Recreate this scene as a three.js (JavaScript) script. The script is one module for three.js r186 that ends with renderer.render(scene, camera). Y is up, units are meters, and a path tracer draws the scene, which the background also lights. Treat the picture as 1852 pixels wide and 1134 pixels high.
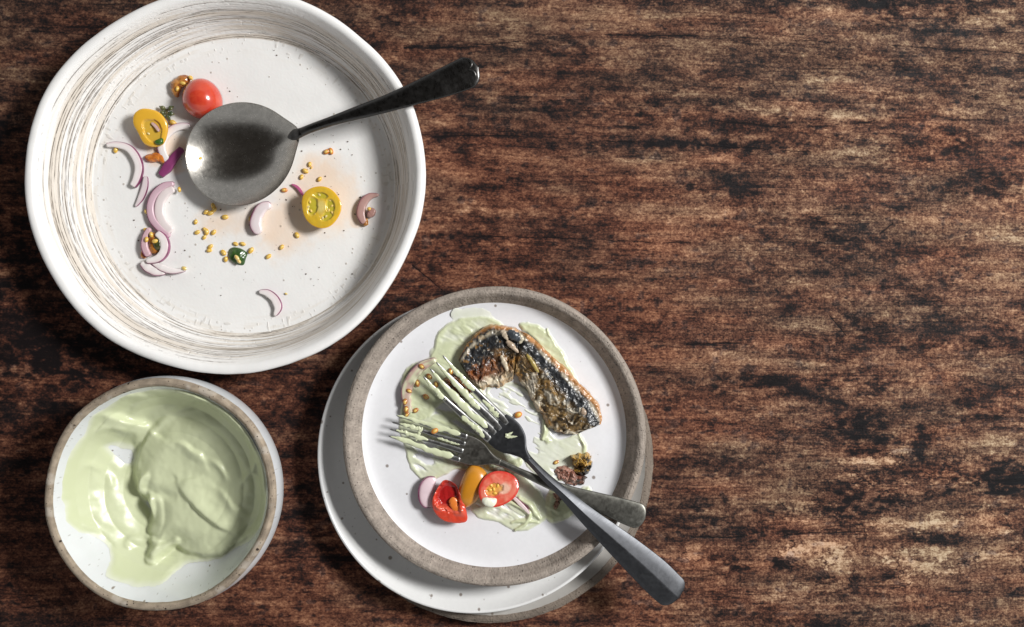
import * as THREE from 'three';
import { mergeGeometries } from 'three/addons/utils/BufferGeometryUtils.js';
import { RectAreaLightUniformsLib } from 'three/addons/lights/RectAreaLightUniformsLib.js';

// ---------------------------------------------------------------- camera, light, exposure
const V3 = THREE.Vector3;
const S = 0.64 / 1852, KY = 0.75, H = 0.85 * KY;   // metres per photo pixel on the table top, scale of the dishes' heights, camera height
const scene = new THREE.Scene();
const camera = new THREE.PerspectiveCamera(2 * Math.atan(0.5 * 1134 * S / H) * 180 / Math.PI, 1852 / 1134, 0.05, 20);
camera.position.set(0, H, 0); camera.up.set(0, 0, -1); camera.lookAt(0, 0, 0);
const renderer = new THREE.WebGLRenderer({ antialias: true });
renderer.toneMapping = THREE.LinearToneMapping;
renderer.toneMappingExposure = 1.0;
renderer.shadowMap.enabled = true;
RectAreaLightUniformsLib.init();
scene.background = new THREE.Color().setRGB(0.48, 0.484, 0.49);      // dim room round the table
const WIN = { x: 1.10, y: 1.13, z: -0.38, w: 0.40, h: 0.30, L: 97 };
{
  const l = new THREE.RectAreaLight(new THREE.Color().setRGB(1, 0.985, 0.965), WIN.L, WIN.w, WIN.h);
  l.position.set(WIN.x, WIN.y, WIN.z); l.lookAt(-0.05, 0, 0.02); l.castShadow = true; scene.add(l);
}

// ---------------------------------------------------------------- helpers
let seed = 12345;
const rnd = () => { seed = (seed + 0x6D2B79F5) | 0; let t = Math.imul(seed ^ seed >>> 15, 1 | seed); t ^= t + Math.imul(t ^ t >>> 7, 61 | t); return ((t ^ t >>> 14) >>> 0) / 4294967296; };
const rr = (a, b) => a + (b - a) * rnd();
const TBL = new Float32Array(65536); for (let i = 0; i < 65536; i++) TBL[i] = rnd() - 0.5;
function vn(x, y) {                               // value noise, -0.5..0.5
  const xi = Math.floor(x), yi = Math.floor(y); let fx = x - xi, fy = y - yi;
  fx = fx * fx * (3 - 2 * fx); fy = fy * fy * (3 - 2 * fy);
  const a = xi & 255, b = (xi + 1) & 255, c = (yi & 255) << 8, d = ((yi + 1) & 255) << 8;
  const p = TBL[c + a], q = TBL[c + b], r = TBL[d + a], s = TBL[d + b];
  const u = p + (q - p) * fx, w = r + (s - r) * fx; return u + (w - u) * fy;
}
function fbm(x, y, o = 4) { let s = 0, a = 1, n = 0; for (let i = 0; i < o; i++) { s += a * vn(x + i * 17.3, y + i * 31.7); n += a; a *= 0.55; x *= 2.03; y *= 2.03; } return s / n * 1.6; }
function speck(x, z, f, share, k) {              // scattered round flecks: f cells a metre, share of the cells that hold one
  const X = x * f, Z = z * f, i0 = Math.floor(X), j0 = Math.floor(Z); let m = 0;
  for (let j = j0 - 1; j <= j0 + 1; j++) for (let i = i0 - 1; i <= i0 + 1; i++) { const h = (q) => TBL[(((i + k * 13) & 255) + (((j * 7 + q * 31 + k) & 255) << 8)) & 65535] + 0.5; if (h(1) < share) { const d = Math.hypot(X - i - 0.2 - 0.6 * h(2), Z - j - 0.2 - 0.6 * h(3)), r = 0.12 + 0.26 * h(4); m = Math.max(m, sst(r, r * 0.5, d)); } }
  return m;
}
const clamp = (x, a = 0, b = 1) => x < a ? a : x > b ? b : x;
const sst = (a, b, x) => { const t = clamp((x - a) / (b - a)); return t * t * (3 - 2 * t); };
const mix = (a, b, t) => a + (b - a) * t;
const mix3 = (a, b, t) => [a[0] + (b[0] - a[0]) * t, a[1] + (b[1] - a[1]) * t, a[2] + (b[2] - a[2]) * t];
const W = (px, py, h = 0) => { const k = S * (1 - h / H); return new V3((px - 926) * k, h, (py - 567) * k); };   // a point of the photo at height h
const numbers = {};
function numbered(n) { const k = numbers[n] = (numbers[n] ?? -1) + 1; return k ? `${n}_${String(k).padStart(3, '0')}` : n; }
function thing(name, label, category, pos, group) {
  const o = new THREE.Group(); o.name = numbered(name); scene.add(o); if (pos) o.position.copy(pos);
  o.userData = { label, category }; if (group) o.userData.group = group; return o;
}
function part(name, geo, mat, parent, label) {
  const m = new THREE.Mesh(geo, mat); m.name = name; m.castShadow = m.receiveShadow = true;
  if (parent) parent.add(m); if (label) m.userData.label = label; return m;
}
function solo(name, label, category, geo, mat, pos, group) {
  const m = part(numbered(name), geo, mat, scene); if (pos) m.position.copy(pos);
  m.userData = { label, category }; if (group) m.userData.group = group; return m;
}
function tex(w, h, fn, srgb, wrapS = THREE.ClampToEdgeWrapping, wrapT = wrapS) {   // fn(u, v) -> [r, g, b] linear
  const d = new Uint8Array(w * h * 4);
  for (let j = 0; j < h; j++) for (let i = 0; i < w; i++) {
    const c = fn((i + 0.5) / w, (j + 0.5) / h), k = (j * w + i) * 4;
    for (let q = 0; q < 3; q++) { let x = clamp(typeof c === 'number' ? c : c[q]); if (srgb) x = x <= 0.0031308 ? 12.92 * x : 1.055 * Math.pow(x, 1 / 2.4) - 0.055; d[k + q] = Math.round(x * 255); }
    d[k + 3] = 255;
  }
  const t = new THREE.DataTexture(d, w, h, THREE.RGBAFormat); if (srgb) t.colorSpace = THREE.SRGBColorSpace;
  t.magFilter = THREE.LinearFilter; t.minFilter = THREE.LinearFilter; t.wrapS = wrapS; t.wrapT = wrapT; t.needsUpdate = true; return t;
}
const rgb = (a) => new THREE.Color().setRGB(a[0], a[1], a[2]);
const phys = (o) => new THREE.MeshPhysicalMaterial({ ...o, color: o.color ? rgb(o.color) : 0xffffff, ...(o.attenuationColor ? { attenuationColor: rgb(o.attenuationColor) } : {}) });
function grid(nu, nv, fn, closeU = false, col) {   // fn(i, j) -> [x, y, z]; rows j, columns i
  const P = new Float32Array(nu * nv * 3), C = col ? new Float32Array(nu * nv * 3) : null, I = [];
  for (let j = 0; j < nv; j++) for (let i = 0; i < nu; i++) { const k = (j * nu + i) * 3, p = fn(i, j); P[k] = p[0]; P[k + 1] = p[1]; P[k + 2] = p[2]; if (C) { const c = col(i, j, p); C[k] = c[0]; C[k + 1] = c[1]; C[k + 2] = c[2]; } }
  for (let j = 0; j < nv - 1; j++) for (let i = 0; i < nu - (closeU ? 0 : 1); i++) { const a = j * nu + i, b = j * nu + (i + 1) % nu, c = a + nu, d = b + nu; I.push(a, c, b, b, c, d); }
  const g = new THREE.BufferGeometry(); g.setAttribute('position', new THREE.BufferAttribute(P, 3)); if (C) g.setAttribute('color', new THREE.BufferAttribute(C, 3));
  g.setIndex(I); g.computeVertexNormals(); return g;
}
function segDist(x, z, P) {                        // [distance, signed side, place 0..1 along] to a polyline of [x, z]
  let best = 1e9, side = 0, along = 0, tot = P.L, acc = 0;
  for (let i = 0; i < P.length - 1; i++) {
    const ax = P[i][0], az = P[i][1], dx = P[i + 1][0] - ax, dz = P[i + 1][1] - az, l2 = dx * dx + dz * dz, l = Math.sqrt(l2);
    const t = clamp(((x - ax) * dx + (z - az) * dz) / l2), qx = x - ax - dx * t, qz = z - az - dz * t, d = Math.sqrt(qx * qx + qz * qz);
    if (d < best) { best = d; side = dx * qz - dz * qx > 0 ? 1 : -1; along = (acc + l * t) / tot; }
    acc += l;
  }
  return [best, side, along];
}
function curve2(pts, h, n = 6) {                   // smooth photo polyline -> world [x, z] list with its length
  const c = new THREE.CatmullRomCurve3(pts.map(([a, b]) => W(a, b, h)), false, 'centripetal').getPoints((pts.length - 1) * n);
  const o = c.map((p) => [p.x, p.z]); let L = 0; for (let i = 1; i < o.length; i++) L += Math.hypot(o[i][0] - o[i - 1][0], o[i][1] - o[i - 1][1]); o.L = L; return o;
}
function closed2(pts, h, n = 5) {
  const c = new THREE.CatmullRomCurve3(pts.map(([a, b]) => W(a, b, h)), true, 'centripetal').getPoints(pts.length * n);
  const o = c.map((p) => [p.x, p.z]); let L = 0; for (let i = 1; i < o.length; i++) L += Math.hypot(o[i][0] - o[i - 1][0], o[i][1] - o[i - 1][1]); o.L = L; return o;
}
function sdPoly(x, z, P) {                         // positive inside
  let inside = false;
  for (let i = 0, j = P.length - 1; i < P.length; j = i++) { const a = P[i], b = P[j]; if ((a[1] > z) !== (b[1] > z) && x < (b[0] - a[0]) * (z - a[1]) / (b[1] - a[1]) + a[0]) inside = !inside; }
  const d = segDist(x, z, P)[0]; return inside ? d : -d;
}
function heightfield(x0, x1, z0, z1, step, base, T, blur = 0, col) {   // a layer of thickness T over the surface base(x, z); under 0 there is none
  const nx = Math.ceil((x1 - x0) / step) + 1, nz = Math.ceil((z1 - z0) / step) + 1; let t = new Float32Array(nx * nz);
  for (let j = 0; j < nz; j++) for (let i = 0; i < nx; i++) t[j * nx + i] = T(x0 + i * step, z0 + j * step);
  for (let q = 0; q < blur; q++) { const s = t.slice(); for (let j = 1; j < nz - 1; j++) for (let i = 1; i < nx - 1; i++) { const k = j * nx + i; t[k] = (s[k] * 4 + (s[k - 1] + s[k + 1] + s[k - nx] + s[k + nx]) * 2 + s[k - nx - 1] + s[k - nx + 1] + s[k + nx - 1] + s[k + nx + 1]) / 16; } }
  const id = new Int32Array(nx * nz).fill(-1), P = [], C = [], I = [], low = -0.0007;
  const vert = (k) => { if (id[k] < 0) { id[k] = P.length / 3; const i = k % nx, j = (k - i) / nx, x = x0 + i * step, z = z0 + j * step; P.push(x, base(x, z) + Math.max(t[k], low), z); if (col) C.push(...col(x, z, t[k])); } return id[k]; };
  for (let j = 0; j < nz - 1; j++) for (let i = 0; i < nx - 1; i++) { const k = j * nx + i; if (Math.max(t[k], t[k + 1], t[k + nx], t[k + nx + 1]) > 0) { const a = vert(k), b = vert(k + 1), c = vert(k + nx), d = vert(k + nx + 1); I.push(a, c, b, b, c, d); } }
  const g = new THREE.BufferGeometry(); g.setAttribute('position', new THREE.Float32BufferAttribute(P, 3)); if (col) g.setAttribute('color', new THREE.Float32BufferAttribute(C, 3));
  g.setIndex(I); g.computeVertexNormals(); return g;
}
// a bar swept along sections [photo x, photo y, height, width in photo px, thickness in m]; ring = [[x, y] ...] in -1..1
const ROUND = (n = 20, e = 1) => Array.from({ length: n }, (_, i) => { const a = i / n * 2 * Math.PI, c = Math.cos(a), s = Math.sin(a); return [Math.sign(c) * Math.abs(c) ** e, Math.sign(s) * Math.abs(s) ** e]; });
function loft(sec, n, ring, o = {}) {
  const c = new THREE.CatmullRomCurve3(sec.map((s) => W(s[0], s[1], s[2])), false, 'centripetal'), m = sec.length - 1;
  const lerpCR = (k, u) => { const i = Math.min(m - 1, Math.floor(u * m)), t = u * m - i, g = (q) => sec[clamp(q, 0, m)][k], a = g(i - 1), b = g(i), d = g(i + 1), e = g(i + 2); return Math.max(0, 0.5 * (2 * b + (d - a) * t + (2 * a - 5 * b + 4 * d - e) * t * t + (3 * b - a - 3 * d + e) * t * t * t)); };
  const us = []; for (let i = 0; i <= n; i++) { let u = i / n; if (o.ends) u = 0.5 - 0.5 * Math.cos(Math.PI * u) * (0.6 + 0.4 * Math.abs(Math.cos(Math.PI * u))); us.push(clamp(u)); }
  const fr = us.map((u) => { const p = c.getPoint(u), t = c.getTangent(u), s = new V3(-t.z, 0, t.x).normalize(), up = new V3().crossVectors(t, s).normalize(); if (up.y < 0) up.negate(); return { p, t, s, up, w: lerpCR(3, u) * S * (1 - p.y / H) / 2, th: lerpCR(4, u) / 2, u }; });
  const taper = (u, L) => { let k = 1; if (o.r0) { const d = u * L / o.r0; if (d < 1) k = Math.sqrt(Math.max(0, 1 - (1 - d) ** 2)); } if (o.r1) { const d = (1 - u) * L / o.r1; if (d < 1) k = Math.min(k, Math.sqrt(Math.max(0, 1 - (1 - d) ** 2))); } return k; };
  const L = c.getLength(), R = ring.length;
  const g = grid(R, fr.length, (i, j) => {
    const f = fr[j], k = taper(f.u, L), q = ring[i], jig = o.jig ? o.jig(f.u, i / R, f) : 0, kk = k < 1 ? Math.max(k, 0.02) : 1;
    const a = q[0] * f.w * kk * (1 + jig), b = (q[1] * Math.sqrt(kk) + (o.crown ? o.crown(q[0], f.u) : 0)) * f.th * (1 + jig);
    return [f.p.x + f.s.x * a + f.up.x * b, f.p.y + f.s.y * a + f.up.y * b, f.p.z + f.s.z * a + f.up.z * b];
  }, true, o.col ? (i, j, p) => o.col(fr[j].u, ring[i], p) : null);
  const P = g.attributes.position, I = Array.from(g.index.array), ex = [];
  for (const [j, flip] of [[0, 1], [fr.length - 1, 0]]) { let x = 0, y = 0, z = 0; for (let i = 0; i < R; i++) { x += P.getX(j * R + i); y += P.getY(j * R + i); z += P.getZ(j * R + i); } ex.push(x / R, y / R, z / R); const cI = P.count + ex.length / 3 - 1; for (let i = 0; i < R; i++) { const a = j * R + i, b = j * R + (i + 1) % R; flip ? I.push(cI, a, b) : I.push(cI, b, a); } }
  const g2 = new THREE.BufferGeometry(); g2.setAttribute('position', new THREE.Float32BufferAttribute([...P.array, ...ex], 3));
  if (g.attributes.color) { const Ca = g.attributes.color.array; g2.setAttribute('color', new THREE.Float32BufferAttribute([...Ca, ...Ca.slice(0, 3), ...Ca.slice(-3)], 3)); }
  g2.setIndex(I); g2.computeVertexNormals(); return g2;
}
function interp(prof, x) { for (let i = 1; i < prof.length; i++) if (x <= prof[i][0]) { const a = prof[i - 1], b = prof[i]; return a[1] + (b[1] - a[1]) * (x - a[0]) / (b[0] - a[0]); } return prof[prof.length - 1][1]; }
// a thrown dish: segs = [{ name, mat, pts: [[r, y] ...] }] run on from one another; returns parts under a group
function smoothProfile(pts, n) { const c = new THREE.CatmullRomCurve3(pts.map(([r, y]) => new V3(r, y, 0)), false, 'centripetal'); return c.getSpacedPoints(n).map((p) => [Math.max(0, p.x), p.y]); }
function dish(root, segs, N, disp, planarR, ky = KY, kr = 1) {
  for (const s of segs) {
    const pr = s.sharp ? s.pts : smoothProfile(s.pts, s.n || 24), M = pr.length, g = grid(N + 1, M, (i, j) => { const a = i / N * 2 * Math.PI, [dr, dy] = disp(pr[j][0], a, pr[j][1]), r = kr * Math.max(0, pr[j][0] + dr); return [r * Math.cos(a), (pr[j][1] + dy) * ky, r * Math.sin(a)]; });
    const uv = new Float32Array((N + 1) * M * 2), P = g.attributes.position, Nn = g.attributes.normal;
    for (let j = 0; j < M; j++) { for (let i = 0; i <= N; i++) { const k = j * (N + 1) + i; uv[2 * k] = s.wrap ? i / N : P.getX(k) / (2 * planarR) + 0.5; uv[2 * k + 1] = s.wrap ? j / (M - 1) : P.getZ(k) / (2 * planarR) + 0.5; }
      const a = j * (N + 1), b = a + N, n = new V3(Nn.getX(a) + Nn.getX(b), Nn.getY(a) + Nn.getY(b), Nn.getZ(a) + Nn.getZ(b)).normalize(); Nn.setXYZ(a, n.x, n.y, n.z); Nn.setXYZ(b, n.x, n.y, n.z); }
    g.setAttribute('uv', new THREE.BufferAttribute(uv, 2)); part(s.name, g, s.mat, root, s.label);
  }
}
// ---------------------------------------------------------------- window (outside the frame) and table
{
  const t = thing('window', 'bright daylight window above the right side of the table', 'window', new V3(WIN.x, WIN.y, WIN.z));
  t.lookAt(-0.05, 0, 0.02);
  const pane = part('window_pane', new THREE.PlaneGeometry(WIN.w, WIN.h), new THREE.MeshStandardMaterial({ color: 0x222222, emissive: 0xffffff, emissiveIntensity: 1.0, roughness: 0.4 }), t); pane.position.z = -0.012; pane.castShadow = false;
  const fm = new THREE.MeshStandardMaterial({ color: 0x6a655e, roughness: 0.7 }), b = 0.03;
  for (const [w, h, x, y] of [[WIN.w + 2 * b, b, 0, WIN.h / 2 + b / 2], [WIN.w + 2 * b, b, 0, -WIN.h / 2 - b / 2], [b, WIN.h, WIN.w / 2 + b / 2, 0], [b, WIN.h, -WIN.w / 2 - b / 2, 0]]) { const f = part('window_frame', new THREE.BoxGeometry(w, h, 0.02), fm, t); f.position.set(x, y, -0.014); }
}
{ // dark timber ceiling high over the table: what the spoon and the forks mirror
  const t = new THREE.Group(); t.name = 'ceiling'; t.userData = { label: 'dark timber ceiling high above the table', category: 'ceiling', kind: 'structure' }; scene.add(t);
  const m = new THREE.MeshStandardMaterial({ color: rgb([0.035, 0.028, 0.022]), roughness: 0.8 });
  for (let i = 0; i < 13; i++) { const b = part('board', new THREE.BoxGeometry(4.4, 0.025, 0.236), m, t); b.position.set(-1.05, 1.75, -1.46 + i * 0.24); }
}
const woodAt = (() => {
  // places of the photo where the timber is darker (-) or paler (+): [x, y, half width, half height, amount]
  const Z = [[1690, 40, 70, 26, -0.32], [1580, 22, 60, 16, -0.22], [1840, 40, 40, 26, -0.22], [1500, 2, 420, 10, -0.25], [1030, 20, 190, 34, 0.10], [1120, 36, 60, 12, 0.16], [1530, 30, 55, 12, 0.16], [1800, 78, 45, 16, 0.24], [1285, 30, 70, 30, 0.08], [1340, 62, 240, 26, 0.07],
    [1480, 235, 200, 30, -0.10], [1650, 240, 90, 20, -0.14], [1300, 225, 130, 60, -0.04], [1340, 348, 34, 24, -0.26], [1560, 265, 260, 16, -0.12], [1400, 190, 320, 14, -0.08], [1050, 190, 260, 40, -0.04], [1240, 262, 240, 8, -0.16], [1720, 128, 150, 10, -0.12],
    [1820, 350, 46, 36, -0.22], [1770, 330, 50, 22, -0.15], [1540, 430, 50, 26, -0.16], [1520, 410, 60, 40, -0.06], [1690, 395, 110, 22, 0.14], [1830, 430, 40, 40, 0.10], [1700, 452, 160, 10, -0.14], [1740, 482, 110, 16, 0.12], [1810, 500, 60, 60, 0.08], [1680, 520, 34, 40, -0.12], [1540, 520, 70, 20, 0.10],
    [1430, 545, 22, 16, -0.22], [1300, 530, 80, 22, 0.13], [1270, 608, 50, 18, 0.15], [1310, 622, 80, 4, -0.2], [1400, 590, 60, 24, 0.06], [1680, 600, 130, 26, -0.14], [1770, 612, 60, 14, -0.10], [1650, 650, 120, 10, 0.18], [1810, 660, 50, 20, 0.14], [1530, 640, 26, 36, -0.16], [1330, 660, 140, 14, 0.14], [1340, 682, 120, 10, -0.16],
    [1540, 700, 70, 22, -0.26], [1660, 715, 40, 12, 0.12], [1390, 708, 70, 12, -0.12], [1790, 730, 60, 24, -0.10], [1560, 790, 46, 30, -0.32], [1700, 740, 100, 12, -0.1], [1640, 832, 40, 12, -0.1], [1580, 833, 66, 7, 0.38], [1630, 815, 20, 8, 0.30], [1535, 862, 20, 8, 0.26], [1638, 872, 22, 9, 0.30], [1590, 870, 80, 20, -0.2],
    [1665, 800, 14, 36, -0.3], [1800, 862, 60, 34, -0.34], [1840, 850, 30, 40, -0.2], [1540, 920, 46, 22, -0.36], [1600, 900, 60, 10, -0.25], [1610, 942, 34, 14, 0.20], [1700, 950, 40, 10, 0.30], [1700, 970, 40, 14, -0.34], [1740, 940, 70, 20, 0.08], [1815, 945, 16, 16, -0.2], [1820, 960, 10, 8, 0.35],
    [1475, 1005, 70, 24, 0.22], [1425, 1000, 26, 14, 0.22], [1500, 990, 40, 8, 0.20], [1430, 1020, 26, 10, -0.42], [1395, 1015, 18, 8, -0.36], [1660, 1000, 70, 16, 0.28], [1690, 1030, 40, 14, 0.26], [1640, 1018, 60, 8, 0.26], [1545, 1040, 10, 8, -0.26], [1610, 1040, 10, 8, -0.26], [1790, 1010, 60, 30, 0.12], [1560, 1010, 50, 30, 0.06], [1480, 1090, 60, 10, 0.10], [1520, 1120, 36, 20, -0.18], [1440, 1090, 40, 14, -0.05], [1380, 1090, 60, 40, 0.03],
    [1300, 1020, 60, 14, -0.22], [1320, 1030, 14, 20, -0.2], [1255, 1000, 20, 14, 0.20], [1270, 1050, 30, 16, 0.14], [1280, 930, 110, 20, -0.10], [1340, 880, 90, 16, 0.08], [1300, 845, 110, 16, -0.08], [1240, 700, 60, 60, -0.02], [1200, 660, 60, 26, 0.10], [1400, 960, 60, 20, -0.08],
    [1120, 230, 60, 14, 0.15], [1060, 245, 60, 10, 0.12], [880, 228, 60, 12, 0.12], [970, 290, 70, 16, 0.12], [1190, 310, 40, 12, 0.12], [1040, 200, 120, 16, -0.06], [930, 245, 180, 6, -0.2], [1200, 262, 130, 7, -0.22], [960, 330, 120, 8, -0.15], [838, 388, 50, 22, -0.22], [790, 460, 30, 24, -0.3], [840, 430, 80, 8, -0.14], [1190, 390, 60, 30, 0.08], [1200, 460, 60, 24, 0.14], [1060, 435, 120, 10, -0.12], [950, 460, 80, 24, -0.06], [1040, 410, 80, 20, -0.06],
    [1010, 530, 80, 26, 0.05], [1130, 525, 70, 16, 0.08], [760, 470, 30, 40, -0.12], [720, 30, 40, 40, -0.22], [760, 60, 60, 30, -0.05], [640, 12, 60, 16, 0.0], [900, 50, 16, 30, -0.22], [960, 85, 180, 6, -0.2], [780, 60, 30, 14, 0.08], [860, 40, 50, 14, 0.06],
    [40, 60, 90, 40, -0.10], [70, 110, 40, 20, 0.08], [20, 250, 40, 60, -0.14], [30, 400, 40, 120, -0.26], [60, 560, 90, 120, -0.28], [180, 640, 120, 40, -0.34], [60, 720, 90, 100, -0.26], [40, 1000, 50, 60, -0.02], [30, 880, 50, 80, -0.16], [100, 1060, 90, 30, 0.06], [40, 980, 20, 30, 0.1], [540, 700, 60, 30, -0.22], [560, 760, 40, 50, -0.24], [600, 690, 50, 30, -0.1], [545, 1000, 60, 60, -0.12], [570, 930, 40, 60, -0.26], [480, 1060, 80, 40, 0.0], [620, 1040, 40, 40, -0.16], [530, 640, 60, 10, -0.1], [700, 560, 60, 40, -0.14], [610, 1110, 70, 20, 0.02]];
  const CR = [[[700, 80], [880, 80], [1100, 62], [1300, 66], [1500, 76], [1700, 88], [1860, 97], 0.9], [[730, 85], [860, 88], [960, 92], [1060, 98], 1.6], [[1250, 215], [1450, 232], [1650, 212], [1860, 222], 0.7], [[760, 248], [900, 245], [1050, 252], [1250, 262], [1400, 270], [1560, 285], 1.0], [[1250, 972], [1390, 970], [1480, 964], [1560, 960], 1.1], [[790, 430], [900, 428], [1050, 432], [1250, 440], 0.8], [[745, 480], [775, 503], [800, 525], 1.2], [[1240, 625], [1320, 619], [1400, 622], 1.1], [[1500, 570], [1530, 606], 1.2], [[1590, 425], [1615, 404], 1.3], [[1250, 760], [1400, 772], [1560, 776], 0.6], [[1480, 1055], [1600, 1062], [1852, 1075], 0.6]];
  return (u, v) => {                               // photo pixels on the table plane -> [r, g, b, height]
    const bend = 0.045 - 0.06 * (v / 1134), w = v - bend * (u - 900) + 7 * fbm(u / 260, v / 70, 2) + 2.2 * vn(u / 60, v / 16);
    const s1 = fbm(u / 210, w / 13, 3), s2 = fbm(u / 85 + 9, w / 4.6, 3), s3 = vn(u / 34 + 5, w / 1.7), cloud = fbm(u / 150 + 40, w / 46 + 7, 3), c2 = fbm(u / 42 + 80, w / 19 + 3, 3), c3 = fbm(u / 13 + 11, w / 8 + 70, 3), sp = vn(u / 1.7, v / 1.4), sp2 = vn(u / 3.1 + 50, v / 2.3), hat = vn(u / 1.6 + 33, v / 17), m1 = fbm(u / 5.2 + 21, v / 2.9 + 4, 2);
    let zone = 0, tan = 0; for (const q of Z) { const a = (u - q[0]) / q[2], b = (v - q[1]) / q[3], d = a * a + b * b; if (d < 5) { const dd = d + 2.4 * (c3 + c2 * 0.8); const e = Math.exp(-Math.max(0, dd) * 1.1); if (q[4] >= 0.2 && v > 750) tan = Math.max(tan, e); zone += (q[4] < 0 ? (v > 680 && u > 1200 ? 1.15 : 0.75) : 1) * q[4] * e; } }
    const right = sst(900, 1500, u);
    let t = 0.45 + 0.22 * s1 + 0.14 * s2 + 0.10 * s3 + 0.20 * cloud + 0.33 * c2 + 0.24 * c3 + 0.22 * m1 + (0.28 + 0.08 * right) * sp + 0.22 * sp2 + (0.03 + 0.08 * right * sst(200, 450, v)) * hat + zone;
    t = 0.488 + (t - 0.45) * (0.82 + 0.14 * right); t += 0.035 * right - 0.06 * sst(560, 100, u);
    // round dark fungus spots and blue-black stains
    const d1 = fbm(u / 17 + 200, v / 11 + 90, 2), gate = fbm(u / 130 + 60, v / 60 + 20, 2), dk = sst(0.30, 0.52, d1 + 0.22 * gate); t -= 0.15 * dk;
    const d2 = fbm(u / 60 + 300, w / 20 + 190, 3); const dk2 = sst(0.26, 0.5, d2); t -= 0.09 * dk2;
    const g1 = Math.abs(fbm(u / 330 + 31, w / 10 + 3, 2)), g2 = Math.abs(fbm(u / 140 + 61, w / 4 + 43, 2)); t -= 0.20 * sst(0.03, 0.0, g1) + 0.13 * sst(0.045, 0.0, g2); t += 0.006;
    // pores: short dark ticks along the grain
    const po = vn(u / 6 + 77, w / 1.15 + 13), pg = 0.5 + fbm(u / 90 + 5, v / 40, 2); t -= 0.20 * sst(0.30, 0.44, po) * clamp(pg + 0.3 * right);
    // spalted patches with black outlines low on the right
    const bz = Math.exp(0 - ((u - 1640) / 260) ** 2 - ((v - 960) / 150) ** 2), bn = fbm(u / 58 + 14, v / 30 + 44, 4) + 0.25 * zone; let line = 0;
    if (bz > 0.15) { const e = Math.abs(bn - 0.16), e2 = Math.abs(bn + 0.07 + 0.5 * vn(u / 30, v / 30)); line = Math.max(sst(0.028, 0.004, e), 0.6 * sst(0.02, 0.002, e2) * sst(0.0, 0.2, c2)) * sst(0.15, 0.5, bz); t += 0.16 * sst(0.12, 0.36, bn + 0.3 * m1) * sst(0.2, 0.6, bz); t -= 0.42 * line * sst(-0.3, 0.2, m1 + c3); }
    let ck = 0; for (const c of CR) { const k = c[c.length - 1]; for (let i = 0; i < c.length - 2; i++) { const [ax, ay] = c[i], [bx, by] = c[i + 1]; if (u >= ax && u < bx) { const y = ay + (by - ay) * (u - ax) / (bx - ax) + 3 * vn(u / 30, 3 + k) + 1.5 * vn(u / 8, k); const d = Math.abs(v - y); if (d < 8) { const on = sst(-0.25, 0.1, vn(u / 40, k * 7 + i * 0)); ck = Math.max(ck, on * (sst(k * 1.5, 0.2, d) + 0.25 * sst(8, 0, d))); } } } }
    t += 0.15 * sst(0.40, 0.62, tan + 0.5 * m1 + 0.3 * c3); t -= 0.30 * sst(0.10, 0.02, Math.abs(tan + 0.5 * m1 + 0.3 * c3 - 0.40)) * sst(0.1, 0.3, tan) * sst(-0.1, 0.25, c2 + m1); t -= 0.34 * ck;
    t = clamp(t, 0, 1.1);
    const ramp = [[0, 0.0075, 0.0068, 0.0075], [0.16, 0.014, 0.0105, 0.0105], [0.30, 0.033, 0.0175, 0.0135], [0.44, 0.070, 0.034, 0.0230], [0.58, 0.126, 0.066, 0.041], [0.74, 0.215, 0.128, 0.076], [0.92, 0.36, 0.24, 0.145], [1.2, 0.56, 0.42, 0.28]];
    let c; for (let i = 1; i < ramp.length; i++) if (t <= ramp[i][0]) { const a = ramp[i - 1], b = ramp[i], k = (t - a[0]) / (b[0] - a[0]); c = [mix(a[1], b[1], k), mix(a[2], b[2], k), mix(a[3], b[3], k)]; break; }
    const red = clamp(0.5 + 1.1 * fbm(u / 130 + 500, w / 34 + 8, 3) + 0.75 * sst(1500, 950, u) * sst(100, 450, v) - 0.4 * sst(300, 0, v) * right, 0.15, 1.25), gry = sst(0.05, 0.5, fbm(u / 110 + 700, v / 60 + 9, 3) + 0.16 * right - 0.05);
    c[0] *= 1.02 + 0.18 * (red - 0.5); c[1] *= 0.98 - 0.12 * (red - 0.5); c[2] *= 1 - 0.20 * (red - 0.5);
    const l = c[0] * 0.3 + c[1] * 0.55 + c[2] * 0.15; c = mix3(c, [l * 1.12, l, l * 0.98], 0.03 * gry + 0.25 * dk);
    const hgt = clamp(0.55 + 0.22 * s2 + 0.16 * s3 + 0.1 * sp - 0.3 * sst(0.30, 0.44, po) - 0.55 * ck - 0.25 * line + 0.12 * c3);
    return [c[0], c[1], c[2], hgt];
  };
})();
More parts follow.
